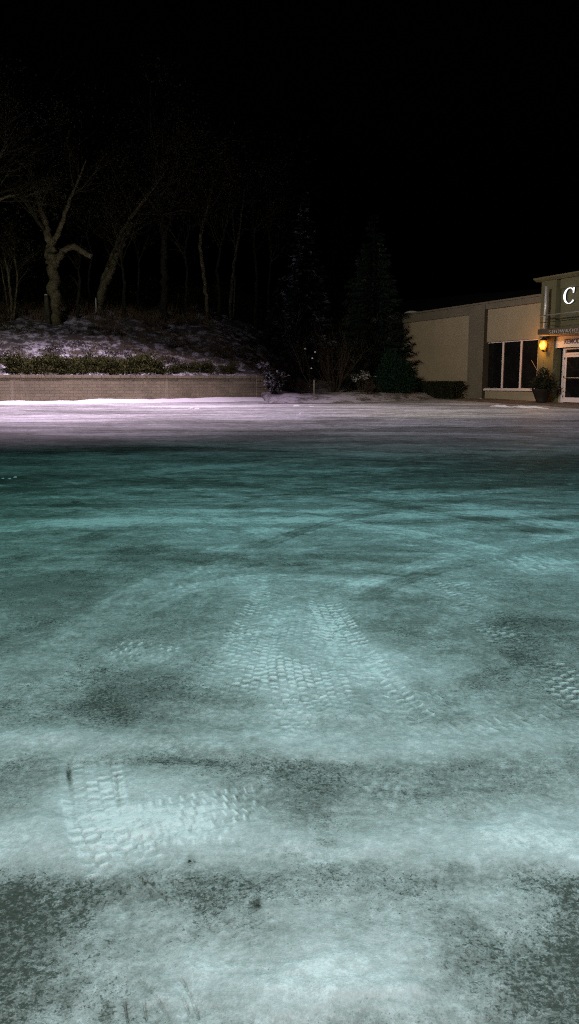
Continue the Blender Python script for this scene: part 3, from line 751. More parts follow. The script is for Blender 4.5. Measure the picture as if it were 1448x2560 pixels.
def bush(name, label, px, py, Y, blobs, n, size, mat, seed, cat='shrub', flat=.3, z=None, elong=2.2, group=None, stem=True):
    p = at(px, py, Y); zz = tz(p.x, Y) if z is None else z
    root = empty(name, (p.x, Y, zz), 0, label, cat, group)
    co, fa = leafcloud(blobs, n, size, seed, flat, elong)
    npmesh('foliage', co, fa, mat, False, root)
    if stem:
        mb = MB(); stems(mb, 7, max(b[2] for b in blobs) * .95, .12, .5, random.Random(seed), 1, .015); mb.build('stems', M['twig'], root)
    return root
bush('evergreen_bush', 'large rounded dark green evergreen at the building corner', 992, 1000, 39.6,
     [(0, 0, .5, .85, .8, .75), (-.15, 0, 1.1, .68, .65, .7), (.2, .1, .9, .6, .6, .65), (-.35, .1, 1.5, .42, .4, .55), (.5, 0, .45, .5, .5, .5), (-.75, 0, .5, .45, .5, .6)], 9000, .045, M['bush_green'], 41, flat=.5)
bush('snowy_shrub', 'small low shrub with a white cap of snow on the bed', 905, 995, 38.6,
     [(0, 0, .72, .42, .35, .12), (.15, 0, .85, .22, .2, .12), (-.28, 0, .64, .2, .2, .08), (.3, 0, .62, .22, .2, .08)], 1100, .05, M['snow_bush'], 42, flat=-.1)
bush('snowy_shrub', 'snow laden shrub spilling over the stepped end of wall', 686, 992, 37.3,
     [(0, 0, .55, .45, .4, .3), (-.25, 0, .95, .28, .3, .25), (.2, 0, .75, .35, .3, .22), (.05, -.1, .25, .35, .3, .25), (-.5, .1, 1.25, .3, .3, .16)], 2400, .05, M['snow_bush'], 43, flat=-.1)
def bare_shrub(label, px, py, Y, h, n, sp, seed, m='twig_red', red=.012):
    p = at(px, py, Y); root = empty('bare_shrub', (p.x, Y, tz(p.x, Y)), 0, label, 'shrub')
    mb = MB(); stems(mb, n, h, .25, sp, random.Random(seed), 2, red); mb.build('twigs', M[m], root)
    co, fa = leafcloud([(0, 0, h * .8, h * .5, h * .5, h * .45)], 900, .03, seed, 0, 1.5); npmesh('dead_leaves', co, fa, M[m], False, root)
bare_shrub('wide leafless brown shrub just right of the snowy wall shrub', 735, 985, 40.2, 2.0, 16, .6, 51)
bare_shrub('leafless brown shrub with thick stems in the middle of the bed', 838, 985, 39.8, 2.3, 14, .5, 52, red=.03)
bare_shrub('tall leafless shrub right of the thick stemmed shrub', 885, 990, 41.0, 2.2, 12, .5, 53)
bare_shrub('low twiggy tuft poking through snow near the kerb', 755, 990, 38.0, .5, 9, .9, 54)
bare_shrub('flattened brown tuft in the snow below the snow capped shrub', 925, 1000, 37.9, .45, 14, 1.2, 55)
bare_shrub('dried reddish shrub at the far left above the wall', 8, 880, 40.5, 1.6, 14, .6, 56)
# staked sapling
p = at(785, 998, 36.8); zz = tz(p.x, 36.8)
e = empty('stake', (p.x, 36.8, zz), 0, 'thin wooden stake standing in the snowy planting bed', 'stake')
MB().box(-.03, .03, -.025, .025, -.3, .66).build('post', M['post_wood'], e)
e = empty('sapling', (p.x - .10, 37.0, zz), 0, 'thin young tree beside the stake with specks of snow', 'tree')
mb = MB(); rg = random.Random(5); twiggy(mb, Vector((0, 0, -.1)), Vector((0, 0, 1)), 2.3, .02, 2, rg, .5, 4, .3, 6); mb.build('trunk', M['bark_dark'], e)
for dx, dz in ((-.3, 2.05), (.03, 1.62), (-.02, 1.18), (.15, 1.9)): MB().lathe([(.01, -.02), (.05, 0), (.045, .03), (.01, .05)], 7, (dx, 0, dz)).build('snow_speck', M['bank'], e, True)

# hedge of junipers on the wall top
protos = []
for i in range(3):
    root = empty('juniper_shrub', (0, 0, 0)); rg = random.Random(80 + i)
    bl = [(rg.uniform(-.5, .5), rg.uniform(-.25, .25), rg.uniform(.12, .5), rg.uniform(.28, .45), rg.uniform(.25, .35), rg.uniform(.2, .32)) for _ in range(6)]
    bl.append((rg.uniform(-.3, .3), -.42, .08, .45, .16, .16))
    co, fa = leafcloud(bl, 2600, .038, 80 + i, .55, 2.4); npmesh('foliage', co, fa, M['juniper'], False, root)
    mb = MB(); stems(mb, 5, .6, .3, .9, rg, 1, .012); mb.build('stems', M['twig'], root)
    protos.append(root)
jn = 0
for i, px in enumerate([52, 92, 130, 172, 212, 250, 292, 330, 372, 410, 452, 492, 536, 582]):
    a_ = hit(px, 936, 34, 42)
    # position along the wall under that column, half a metre behind its face
    d = ray(px, 960); s_ = ((WA.x * WN.x + WA.y * WN.y)) / ((d.x / d.y) * WN.x + WN.y)
    P = Vector((d.x / d.y * s_, s_)) + WN * .62
    o = protos[i] if i < 3 else copy_tree(protos[i % 3])
    sc = (1.05 if px < 380 else .85) * random.uniform(.9, 1.15)
    o.location = (P.x, P.y, tz(P.x, P.y) - .05); o.rotation_euler = (0, 0, math.atan2(WD.y, WD.x) + random.uniform(-.3, .3) + (0)); o.scale = (sc * .95, sc, sc * (1 if px < 380 else .75))
    tagp(o, 'low olive green evergreen shrub in the row along the wall top', 'shrub', 'evergreen shrubs along the wall top')

# hill litter: dry grass and brush (nobody could count it)
rg = np.random.default_rng(3)
n = 2600; A_ = rg.uniform(-4, L0, n); Q_ = rg.uniform(1.2, 9.5, n)
keep = (fbm(A_ * .5, Q_ * .5, 33, 3) > -.02) | (Q_ > 7.5); A_ = A_[keep]; Q_ = Q_[keep]; n = len(A_)
gx = WA.x + WD.x * A_ + WN.x * Q_; gy = WA.y + WD.y * A_ + WN.y * Q_; gz = terrain(gx, gy)
B_ = 4; bx = np.repeat(gx, B_) + rg.normal(0, .08, n * B_); by = np.repeat(gy, B_) + rg.normal(0, .08, n * B_); bz = np.repeat(gz, B_) - .03
hh = rg.uniform(.10, .45, n * B_) * np.repeat(np.where(Q_ > 6.5, 1.5, .8), B_)
tip = np.stack([bx + rg.normal(0, .14, n * B_), by + rg.normal(0, .10, n * B_), bz + hh], 1)
wd = .010
co = np.stack([np.stack([bx - wd, by, bz], 1), np.stack([bx + wd, by, bz], 1), tip], 1).reshape(-1, 3)
o = npmesh('dry_grass', co, np.arange(len(co)).reshape(-1, 3), M['grass'], False)
tagp(o, 'dry brown grass poking through the snow on the hillside', 'grass', kind='stuff')
bl = []; rr = random.Random(9)
for _ in range(300):
    a1 = rr.uniform(-3, L0 + .5); q1 = rr.uniform(.9, 9.5)
    if fbm(np.array([a1 * .45]), np.array([q1 * .8]), 53, 3)[0] < -.02: continue
    x1 = WA.x + WD.x * a1 + WN.x * q1; y1 = WA.y + WD.y * a1 + WN.y * q1
    bl.append((x1, y1, tz(x1, y1) + .06, rr.uniform(.15, .5), rr.uniform(.15, .4), rr.uniform(.06, .2)))
co, fa = leafcloud(bl, 22000, .035, 10, .2, 2.2)
tagp(npmesh('brush', co, fa, M['brush'], False), 'tangled low brush and fallen leaves on the snowy slope', 'brush', kind='stuff')
# woodland undergrowth further up, one dark mass
bl = []
for _ in range(150):
    a1 = rr.uniform(-8, L0 + 12); q1 = rr.uniform(10.5, 17)
    x1 = WA.x + WD.x * a1 + WN.x * q1; y1 = WA.y + WD.y * a1 + WN.y * q1
    bl.append((x1, y1, tz(x1, y1) + rr.uniform(.2, 1.2), rr.uniform(.5, 1.3), rr.uniform(.5, 1), rr.uniform(.5, 1.3)))
co, fa = leafcloud(bl, 30000, .05, 12, .1, 2)
tagp(npmesh('undergrowth', co, fa, M['dead_leaf'], False), 'dark tangle of undergrowth at the top of the hill', 'undergrowth', kind='stuff')

# ================================================================= BUILDING
P0 = at(1005, 1000, 45.0); P1 = at(1345, 1000, 35.0)
U = Vector((P1.x - P0.x, P1.y - P0.y)).normalized(); NV = Vector((U.y, -U.x))   # outward normal (towards the lot)
RZ = math.atan2(U.y, U.x)
def fac(px, py, v=0.0):
    """facade coordinates (u, z) of a pixel on the plane v metres in front of the facade"""
    d = ray(px, py); o = Vector((P0.x, P0.y)) + NV * v
    k = (o.x * NV.x + o.y * NV.y) / (d.x * NV.x + d.y * NV.y)
    p = EYE + d * k
    return (p.x - P0.x) * U.x + (p.y - P0.y) * U.y, p.z
def fu(px, v=0.0, py=960): return fac(px, py, v)[0]
def lotz(u, v=0): return GS * (P0.y + U.y * u + NV.y * v)
bd = empty('showroom_building', (P0.x, P0.y, 0), RZ, 'low beige showroom building with a taller lit entrance on the right', 'building')
# local frame: x = along the facade, -y = outwards
uA = fu(1171); uB = fu(1209); uC = fu(1350); UE = fu(1352) + 13.0
zr = fac(1207, 763)[1]; zr2 = zr
zp0 = fac(1100, 797)[1]                      # top of the cream panel
wt = fac(1280, 851)[1]; ws = fac(1280, 973)[1]
w0 = fu(1213, -.22); w3 = fu(1346, -.22)
print('FACADE', uA, uB, uC, UE, 'roof', zr, 'panel', zp0, 'win', wt, ws, w0, w3, 'lot', lotz(0), lotz(uC))
DEP = 16.0
# core volumes
m = MB(); m.box(0, uB - .003, 0, DEP, .3, zr - .02); m.build('left_wing', M['stucco'], bd)
m = MB(); m.box(uB, uC, .08, .30, wt + .003, zr - .02); m.box(uB, uC, .08, .30, .3, ws - .003); m.box(w3 + .02, uC, .08, .30, ws, wt)
m.box(uB, uC, 2.5, DEP, .3, zr - .02)
m.box(uB, uC, .303, 2.497, zr - .3, zr - .03)
m.build('window_bay', M['stucco'], bd)
MB().box(uB, uC, .32, 2.48, .3, lotz(uB) + .02).build('interior_floor', M['dark_frame'], bd)
# raised taupe border: top band, left pilaster, bay border
t = MB()
t.box(-.06, uA - .002, -.07, -.002, zp0, zr + .03); t.box(uA, uB - .004, -.09, -.002, .3, zr + .03)
t.box(uB + .0, uC, -.07, .078, fac(1280, 765)[1], zr + .03)
t.box(fu(1350), fu(1350) + .5, -.065, .078, .3, fac(1280, 765)[1] - .003)
t.build('border_trim', M['taupe'], bd, bevel=.008)
MB().box(-.12, uC, -.13, DEP, zr + .032, zr + .12).build('roof', M['taupe'], bd, bevel=.01)
MB().box(uB - .003, uB + .028, -.085, .30, .35, zr - .02).build('reveal_shade', M['reveal'], bd)  # dark strip put in for the shade on the left reveal
# windows
for i, (a, b) in enumerate(((1213, 1256), (1256, 1301), (1301, 1346))):
    ua, ub = fu(a, -.22), fu(b, -.22)
    fr = MB(); th = .034
    if i == 0: fr.box(ua, ua + .03, .17, .27, ws, wt)
    fr.box(ub - th, ub + (0 if i == 2 else th - .003), .165, .27, ws, wt)
    l0 = ua + (.03 if i == 0 else th)
    fr.box(l0, ub - th, .168, .27, wt - .045, wt - .001); fr.box(l0, ub - th, .168, .27, ws + .001, ws + .04)
    o = fr.build('window', M['white'], bd)
    MB().box(l0, ub - th, .215, .225, ws + .04, wt - .045).build('pane', M['glass'], o)
sl = MB(); sl.box(uB + .01, w3 + .02, -.03, .20, ws - .07, ws - .004); o = sl.build('sill', M['white'], bd, bevel=.006)
# snow lying on the sill
X_, V_ = np.meshgrid(np.linspace(uB + .03, w3 - .3, 90), np.linspace(0, 1, 6))
hz = (.02 + .09 * np.clip(fbm(X_ * 2.2, X_ * 0, 71, 3) + .1, 0, 1)) * np.sin(V_ * PI) ** .6
gs_ = gridmesh('sill_snow', X_, -.02 + V_ * .2, ws - .003 + hz, M['bank']); gs_.parent = o
# entrance tower
uT = fu(1352, .12, 760); tt_ = fac(1391, 697, .12)[1]
uS = fu(1391); pl0 = fu(1345, .12, 900); pl1 = fu(1383, .12, 900)
cz0 = fac(1350, 839, 1.05)[1]; cz1 = fac(1350, 823, 1.05)[1]; cu0 = fu(1344, 1.05, 830)
print('TOWER', uT, tt_, uS, pl0, pl1, cz0, cz1, cu0)
m = MB(); m.box(uT, UE, .40, DEP - 2, cz1 + .0, tt_ - .02); m.box(uT + .01, UE - .01, 2.6, DEP - 2.1, .3, cz1 - .003)
m.box(uT, uT + .25, .305, 2.6, .3, cz1 - .003)
m.build('entrance_block', M['olive'], bd)
p = MB(); p.box(uT, uS - .16, -.12, .398, cz1 + .01, tt_ - .02); p.box(pl0, pl1, -.12, .302, .3, cz0 - .01)
p.build('pilaster', M['olive'], bd, bevel=.01)
sp_ = MB(); sp_.box(uS - .0, UE, .02, .398, cz1 + .55, tt_ - .42); sp_.build('sign_panel', M['olive'], bd, bevel=.01)
sb = MB(); sb.box(uS - .0, UE, -.06, .398, tt_ - .415, tt_ - .02); sb.box(uS, UE, -.02, .398, cz1 + .38, cz1 + .545); sb.box(uS, UE, .06, .398, cz1 + .01, cz1 + .375); sb.build('sign_border', M['olive'], bd, bevel=.01)
co_ = MB(); co_.prism([(-.12, tt_ - .018), (-.16, tt_ - .018), (-.34, tt_ + .07), (-.34, tt_ + .13), (.3, tt_ + .13), (.3, tt_ - .018)], uT - .28, UE)
co_.box(uT - .28, UE, .303, DEP - 2, tt_, tt_ + .128); co_.build('cornice', M['olive'], bd, bevel=.01)
# canopy with posts and rail
cn = MB(); cn.box(cu0, UE - 1, -1.05, .10, cz0 + .03, cz1); oc = cn.build('canopy', M['canopy'], bd, bevel=.015)
MB().box(cu0 + .04, UE - 1.04, -1.0, .09, cz0 + .005, cz0 + .028).build('soffit', M['soffit'], oc)
v = .62
ut, zt_ = fac(1366, 716, v); ub, zb_ = fac(1361, 821, v)
MB().tube([(ub, -v, cz1), (ub, -v, zt_)], [.062, .062], 14).build('steel_post', M['chrome'], oc, True)
MB().lathe([(.09, 0), (.09, .03), (.066, .05)], 14, (ub, -v, cz1)).build('post_base', M['chrome'], oc, True)
ra, za = fac(1354, 792, v); rb_, zb2 = fac(1448, 777.5, v)
zrail = (za + zb2) / 2
MB().tube([(ra, -v - .075, zrail), (UE - 1.1, -v - .075, zrail)], [.028, .028], 10).build('rail', M['chrome'], oc, True)
MB().tube([(ra, -v - .075, zrail - .28), (UE - 1.1, -v - .075, zrail - .28)], [.010, .010], 8).build('cable', M['dark_frame'], oc, True)
MB().tube([(UE - 2, -v, cz1), (UE - 2, -v, zt_)], [.062, .062], 14).build('steel_post', M['chrome'], oc, True)
# recessed entrance under the canopy
ev = -.25                                      # facade offset of the door plane
b0 = fu(1386, ev, 900); dz = fac(1410, 871, .06)[1]
d0 = fu(1407, ev, 930); dtop = fac(1415, 871, ev)[1]; dl = fu(1417, ev, 930); sill2 = fac(1396, 973, ev)[1]
fl = lotz(d0) + .10
tr0 = fac(1420, 882, ev)[1]; tr1 = fac(1420, 888, ev)[1]; dbot = fac(1425, 993, ev)[1]
print('DOOR', b0, d0, dl, dtop, sill2, fl, tr0, tr1, dbot)
en = MB(); en.box(pl1 + .003, d0 - .003, .26, .40, .3, sill2 - .003); en.box(d0, UE - .02, .45, 2.59, fl - .4, fl - .012)
en.build('entrance_base', M['stucco'], bd)
dr = MB(); fw = .13; dw = 1.02
dr.box(d0, d0 + fw, .20, .34, fl - .02, dtop)               # left jamb
dr.box(d0 + fw + dw + .01, d0 + 2 * fw + dw, .20, .34, fl - .02, dtop)
dr.box(d0 + fw, d0 + fw + dw + .01, .203, .34, tr0 - .09, tr0 - .0)      # transom bar
dr.box(d0 + fw, d0 + fw + dw + .01, .203, .34, dtop - .05, dtop - .001)
of = dr.build('door_frame', M['white'], bd, bevel=.006)
MB().box(d0 + fw, d0 + fw + dw + .01, .27, .28, tr0, dtop - .05).build('transom_pane', M['glass'], of)
do = MB(); a = d0 + fw + .006; b = d0 + fw + dw
zt2 = tr0 - .096
do.box(a, a + .09, .215, .26, fl, zt2); do.box(b - .09, b, .215, .26, fl, zt2)
do.box(a + .09, b - .09, .2155, .26, zt2 - .09, zt2); do.box(a + .09, b - .09, .2155, .26, fl, fl + .20)
od = do.build('door', M['white'], bd, bevel=.004)
MB().box(a + .09, b - .09, .235, .245, fl + .20, zt2 - .09).build('pane', M['glass'], od)
MB().tube([(a + .07, .16, fl + 1.0), (b - .07, .16, fl + 1.0)], [.016, .016], 8).build('push_bar', M['chrome'], od, True)
for z in (.2, 1.0, 1.75): MB().box(a - .02, a + .012, .19, .214, fl + z, fl + z + .10).build('hinge', M['dark_frame'], od)
sw = MB(); sw.box(pl1 + .003, d0 - .003, .30, .31, sill2, dtop); sw.box(d0 + 2 * fw + dw + .005, UE - .05, .30, .31, fl, dtop)
sw.build('sidelight', M['glass'], bd)
MB().box(pl1 + .003, d0 - .006, .20, .36, sill2 - .002, sill2 + .035).build('sidelight_sill', M['white'], bd)
hd = MB(); hd.box(pl1 + .003, UE - .05, .28, .42, dtop + .003, cz0 - .012); hd.build('door_header', M['stucco'], bd)
vt = empty('roof_vent', (0, 0, 0), 0)
uu, vz = fac(1030, 787, -.6)
vt.location = (P0.x + U.x * uu - NV.x * .6, P0.y + U.y * uu - NV.y * .6, zr + .12); tagp(vt, 'small pale domed vent at the far end of the roof', 'vent')
MB().lathe([(.30, 0), (.30, .05), (.42, .06), (.40, .13), (.22, .19), (.02, .21)], 18).build('cap', M['vent'], vt, True)

def loc2w(u, y, z): return Vector((P0.x + U.x * u - NV.x * y, P0.y + U.y * u - NV.y * y, z))

# lettering ------------------------------------------------------------
def text_mesh(body, size, ext, weight=0, sx=1.0):
    cu = bpy.data.curves.new('t', 'FONT'); cu.body = body; cu.size = size; cu.extrude = ext; cu.offset = weight; cu.space_character = sx
    o = bpy.data.objects.new('t', cu); C.objects.link(o)
    bpy.context.view_layer.update()
    me = bpy.data.meshes.new_from_object(o.evaluated_get(bpy.context.evaluated_depsgraph_get()))
    bpy.data.objects.remove(o); return me
def place_text(name, body, u, y, z, size, mat, parent, ext=.012, weight=0., sx=1., serif=0):
    me = text_mesh(body, size, ext, weight, sx); me.name = name; me.materials.clear(); me.materials.append(mat)
    R = Matrix(((1, 0, 0, 0), (0, 0, -1, 0), (0, 1, 0, 0), (0, 0, 0, 1)))     # stand the letters up, reading along +x, facing -y
    me.transform(Matrix.Translation((u, y, z)) @ R)
    o = bpy.data.objects.new(name, me); C.objects.link(o); o.parent = parent; return o

def stroke_letters(name, text, u0, y, z0, h, mat, parent, depth=.03, gap=.18):
    """serif capitals built from bars: thick stems, thin hairlines, slab serifs"""
    mb = MB(); T = h * (.115 if text == 'C' else .15); t = h * .05; S = h * .07
    def bar(x0, z0_, x1, z1_, w):
        a = Vector((x0, z0_)); b = Vector((x1, z1_)); d = (b - a).normalized(); n = Vector((-d.y, d.x)) * w / 2
        q = [a - n, b - n, b + n, a + n]
        vs = [(p.x, y - depth, p.y) for p in q] + [(p.x, y, p.y) for p in q]
        mb.add(vs, [(0, 1, 2, 3), (7, 6, 5, 4), (0, 4, 5, 1), (1, 5, 6, 2), (2, 6, 7, 3), (3, 7, 4, 0)])
    def ring(cx, cz, rx, rz, a0, a1, n=22, thick=(T, t)):
        vs = []
        for i in range(n + 1):
            a = a0 + (a1 - a0) * i / n; w = t + (T - t) * abs(math.cos(a)) ** 1.5
            for rr_, yy in ((0, y - depth), (-w, y - depth), (0, y), (-w, y)):
                vs.append((cx + (rx + rr_) * math.cos(a), yy, cz + (rz + rr_ * .8) * math.sin(a)))
        fs = []
        for i in range(n):
            k = i * 4; m_ = k + 4
            fs += [(k, k + 1, m_ + 1, m_), (k + 2, m_ + 2, m_ + 3, k + 3), (k, m_, m_ + 2, k + 2), (k + 1, k + 3, m_ + 3, m_ + 1)]
        mb.add(vs, fs)
    def stem(x, w=None):
        bar(x, z0, x, z0 + h, w or T)
        bar(x - T * 1.1, z0 + S / 2, x + T * 1.1, z0 + S / 2, S); bar(x - T * 1.1, z0 + h - S / 2, x + T * 1.1, z0 + h - S / 2, S)
    x = u0
    for ch in text:
        if ch in 'HN':
            wd = .75 * h; stem(x + T); stem(x + wd - T)
            if ch == 'H': bar(x + T, z0 + h / 2, x + wd - T, z0 + h / 2, t)
            else: bar(x + T * .6, z0 + h, x + wd - T, z0, T)
        elif ch == 'M':
            wd = .9 * h; stem(x + T, t); stem(x + wd - T); bar(x + T, z0 + h, x + wd / 2, z0, T); bar(x + wd / 2, z0, x + wd - T, z0 + h, t)
        elif ch == 'W':
            wd = 1.0 * h
            for a, b, w in ((0, .28, T), (.28, .5, t), (.5, .74, T), (.74, 1, t)):
                up = a in (0, .5); bar(x + a * wd, z0 + (h if up else 0), x + b * wd, z0 + (0 if up else h), w)
            for a in (0, .5, 1): bar(x + a * wd - T, z0 + h - S / 2, x + a * wd + T, z0 + h - S / 2, S)
        elif ch == 'R':
            wd = .72 * h; stem(x + T); ring(x + T * 1.4, z0 + h * .74, wd * .55, h * .26, -PI / 2, PI / 2); bar(x + wd * .4, z0 + h * .5, x + wd, z0, T)
        elif ch == 'S':
            wd = .56 * h; ring(x + wd / 2, z0 + h * .74, wd / 2, h * .26, PI * .12, PI * 1.5); ring(x + wd / 2, z0 + h * .26, wd / 2, h * .27, -PI * .88, PI * .5)
        elif ch == 'O':
            wd = .78 * h; ring(x + wd / 2, z0 + h / 2, wd / 2, h * .52, 0, 2 * PI, 32)
        elif ch == 'C':
            wd = .80 * h; ring(x + wd / 2, z0 + h / 2, wd / 2, h * .52, PI * .24, PI * 1.78, 40)
            bar(x + wd * .82, z0 + h * .66, x + wd * .86, z0 + h * 1.0, t * 1.0); 
        x += wd + gap * h
    return mb.build(name, mat, parent), x
M['letter_glow'] = emit('lit_white_letter', (.92, .95, 1.0), 1.6)
# the big C on the entrance
cu, cz = fac(1414, 757, -.02); cuR, czT = fac(1445, 722, -.02)
cz = fac(1427, 759, -.02)[1]; ch_ = fac(1427, 720.5, -.02)[1] - cz
sg = empty('sign_letter', loc2w(cu, -.02, cz), RZ, 'large lit white serif letter C on the entrance front', 'sign')
M['return'] = simple('letter_return', (.06, .06, .065), .5, .2, 4)
o, xe = stroke_letters('letter_face', 'C', 0, -.06, 0, ch_, M['letter_glow'], sg, .03)
print('C', cu, cuR, ch_, 'letter width', .8 * ch_)
want = (cuR - cu) / (xe - .18 * ch_)
o.scale.x = want
o2, _ = stroke_letters('letter_return', 'C', 0, -.002, 0, ch_, M['return'], sg, .056); o2.scale.x = want
# SHOWROOM on the canopy edge
su, sz = fac(1373, 832.5, 1.05); hgt = fac(1373, 824, 1.05)[1] - sz
suM = fu(1447, 1.05, 825)
o, xe = stroke_letters('lettering', 'SHOWROO', 0, 0, 0, hgt, M['letter_grey'], None, .02)
k_ = (suM - su) / xe; bpy.data.objects.remove(o)
o, xe = stroke_letters('lettering', 'SHOWROOM', 0, 0, 0, hgt, M['letter_grey'], oc, .02)
o.scale = (k_, 1, 1); o.location = (su, -1.053, cz0 + (cz1 - cz0) * .16); o['label'] = 'pale serif capitals reading SHOWROOM'
# REMODELING banner under the canopy
by_ = .0
bv = .02
bu0 = fu(1386.5, -by_ + bv, 855); bz0 = fac(1386.5, 871, bv)[1]; bz1 = cz0 - .03
bn = empty('banner', loc2w(bu0, -bv, bz0), RZ, 'white fabric banner with dark capitals hung above the door', 'banner')
nxb = 40; X_, V_ = np.meshgrid(np.linspace(0, 3.4, nxb), np.linspace(0, 1, 8))
gb = gridmesh('cloth', X_, .015 * np.sin(X_ * 5 + V_ * 2) * (1 - V_) + .0 * V_, V_ * (bz1 - bz0) + .02 * np.sin(X_ * 2.2), M['banner']); gb.parent = bn
tu = fu(1412, bv, 855); tzz = fac(1412, 859.5, bv)[1]; th_ = fac(1412, 848.5, bv)[1] - tzz
tw = fu(1448, bv, 855) - tu
place_text('lettering', 'REMODELING', tu - bu0, -.03, tzz - bz0, th_ / .70, M['banner_ink'], bn, .002, .006, 1.05)
print('BANNER', bu0, bz0, bz1, tu, tw, th_)

# wall lantern ------------------------------------------------------------
lu, lz = fac(1358.5, 863, .34)
ln = empty('wall_lantern', loc2w(lu, -.34, lz), RZ, 'glowing amber wall lantern on the entrance pier', 'lamp')
gl, nt, b, N, L = newmat('amber_glass')
b.inputs['Base Color'].default_value = (.9, .35, .05, 1); b.inputs['Emission Color'].default_value = (1, .27, .02, 1); b.inputs['Emission Strength'].default_value = 1.8
tr_ = N.new('ShaderNodeBsdfTransparent'); tr_.inputs[0].default_value = (1, .75, .4, 1); mx = N.new('ShaderNodeMixShader'); mx.inputs[0].default_value = .55
L.new(tr_.outputs[0], mx.inputs[1]); L.new(b.outputs[0], mx.inputs[2]); L.new(mx.outputs[0], N['Material Output'].inputs[0])
MB().lathe([(.08, -.19), (.135, -.08), (.155, .04), (.125, .15), (.07, .20)], 12).build('lamp_glass', gl, ln, True)
MB().lathe([(.02, -.15), (.07, -.10), (.085, .03), (.06, .12), (.015, .16)], 12).build('bulb', emit('hot_bulb', (1.0, .62, .16), 9.0), ln, True)
MB().lathe([(.05, .195), (.17, .20), (.13, .25), (.05, .31), (.015, .36)], 12).build('roof_cap', M['dark_frame'], ln)
MB().lathe([(.02, -.27), (.05, -.24), (.085, -.195)], 12).build('base_cup', M['dark_frame'], ln)
cg = MB()
for j in range(6):
    a = 2 * PI * j / 6; q = lambda r, z: (r * math.cos(a), r * math.sin(a), z)
    cg.tube([q(.08, -.19), q(.128, -.08), q(.142, .04), q(.118, .15), q(.07, .2)], [.006] * 5, 4)
cg.build('cage', M['dark_frame'], ln)
br = MB(); br.tube([(0, .22, -.15), (0, .13, -.25), (0, 0, -.27)], [.018] * 3, 6); br.box(-.06, .06, .195, .218, -.25, .05); br.build('bracket', M['dark_frame'], ln)

# planter ------------------------------------------------------------------
pu = fu(1354, .75, 990); PP = loc2w(pu, -.75, lotz(pu, .75) + .10)
pt = empty('planter', PP, RZ, 'dark clay urn holding winter greens beside the entrance', 'planter')
MB().lathe([(.20, 0), (.24, .03), (.22, .07), (.30, .25), (.37, .45), (.40, .50), (.40, .55), (.35, .55), (.33, .48)], 20).build('urn', M['pot'], pt, True)
co, fa = leafcloud([(0, 0, .75, .40, .40, .30), (-.25, 0, .75, .36, .3, .16), (.3, 0, .72, .36, .3, .18), (.05, 0, 1.05, .28, .25, .3)], 2600, .04, 77, .4, 2.6)
npmesh('greens', co, fa, M['hedge'], False, pt)
mb = MB(); Rz = Vector((0, 0, .7))
for tip, r in (((-.72, 0, 1.75), .014), ((.12, 0, 1.62), .016), ((-.1, .1, 1.75), .014), ((.62, .1, 1.4), .012)):
    tp = Vector(tip); md = Rz.lerp(tp, .5) + Vector((.05, 0, .05)); mb.tube([Rz, md, tp], [r * 1.2, r, r * .6], 5)
mb.build('bare_branches', M['post_wood'], pt)

# hedge ----------------------------------------------------------------------
h0 = fu(1046, .95, 990); h1 = fu(1149, .95, 990); hu = (h0 + h1) / 2; hl = (h1 - h0) / 2
hz_ = fac(1100, 955, .95)[1] - lotz(hu, .95)
hp = loc2w(hu, -.95, lotz(hu, .95)); hgo = empty('hedge', hp, RZ, 'low dark clipped hedge along the plain end wall', 'hedge')
rg = np.random.default_rng(15); nL = 15000
P = np.stack([rg.uniform(-hl, hl, nL), rg.uniform(-.4, .4, nL), rg.uniform(.03, hz_, nL)], 1)
s3 = rg.integers(0, 3, nL); sh = np.minimum(1, rg.uniform(.82, 1.03, nL))
lump = .05 * (fbm(P[:, 0] * 3, P[:, 1] * 3, 5, 3))
P[s3 == 0, 2] = (hz_ * sh + lump * 2)[s3 == 0]; P[s3 == 1, 1] = (-.42 * sh + lump)[s3 == 1]
e_ = rg.normal(size=(nL, 3)); e_[:, 2] += .4; e_ /= np.linalg.norm(e_, axis=1)[:, None]; f_ = np.cross(e_, rg.normal(size=(nL, 3))); f_ /= np.linalg.norm(f_, axis=1)[:, None]
s_ = .035 * rg.uniform(.6, 1.4, (nL, 1))
co = np.stack([P - f_ * s_ * .6, P + e_ * s_ * 1.8, P + f_ * s_ * .6], 1).reshape(-1, 3)
npmesh('foliage', co, np.arange(len(co)).reshape(-1, 3), M['hedge'], False, hgo)
mb = MB()
for j in range(9): mb.tube([(-hl + .3 + j * (2 * hl - .6) / 8, 0, -.1), (-hl + .35 + j * (2 * hl - .6) / 8, .03, hz_ * .8)], [.03, .015], 5)
mb.build('stems', M['twig'], hgo)

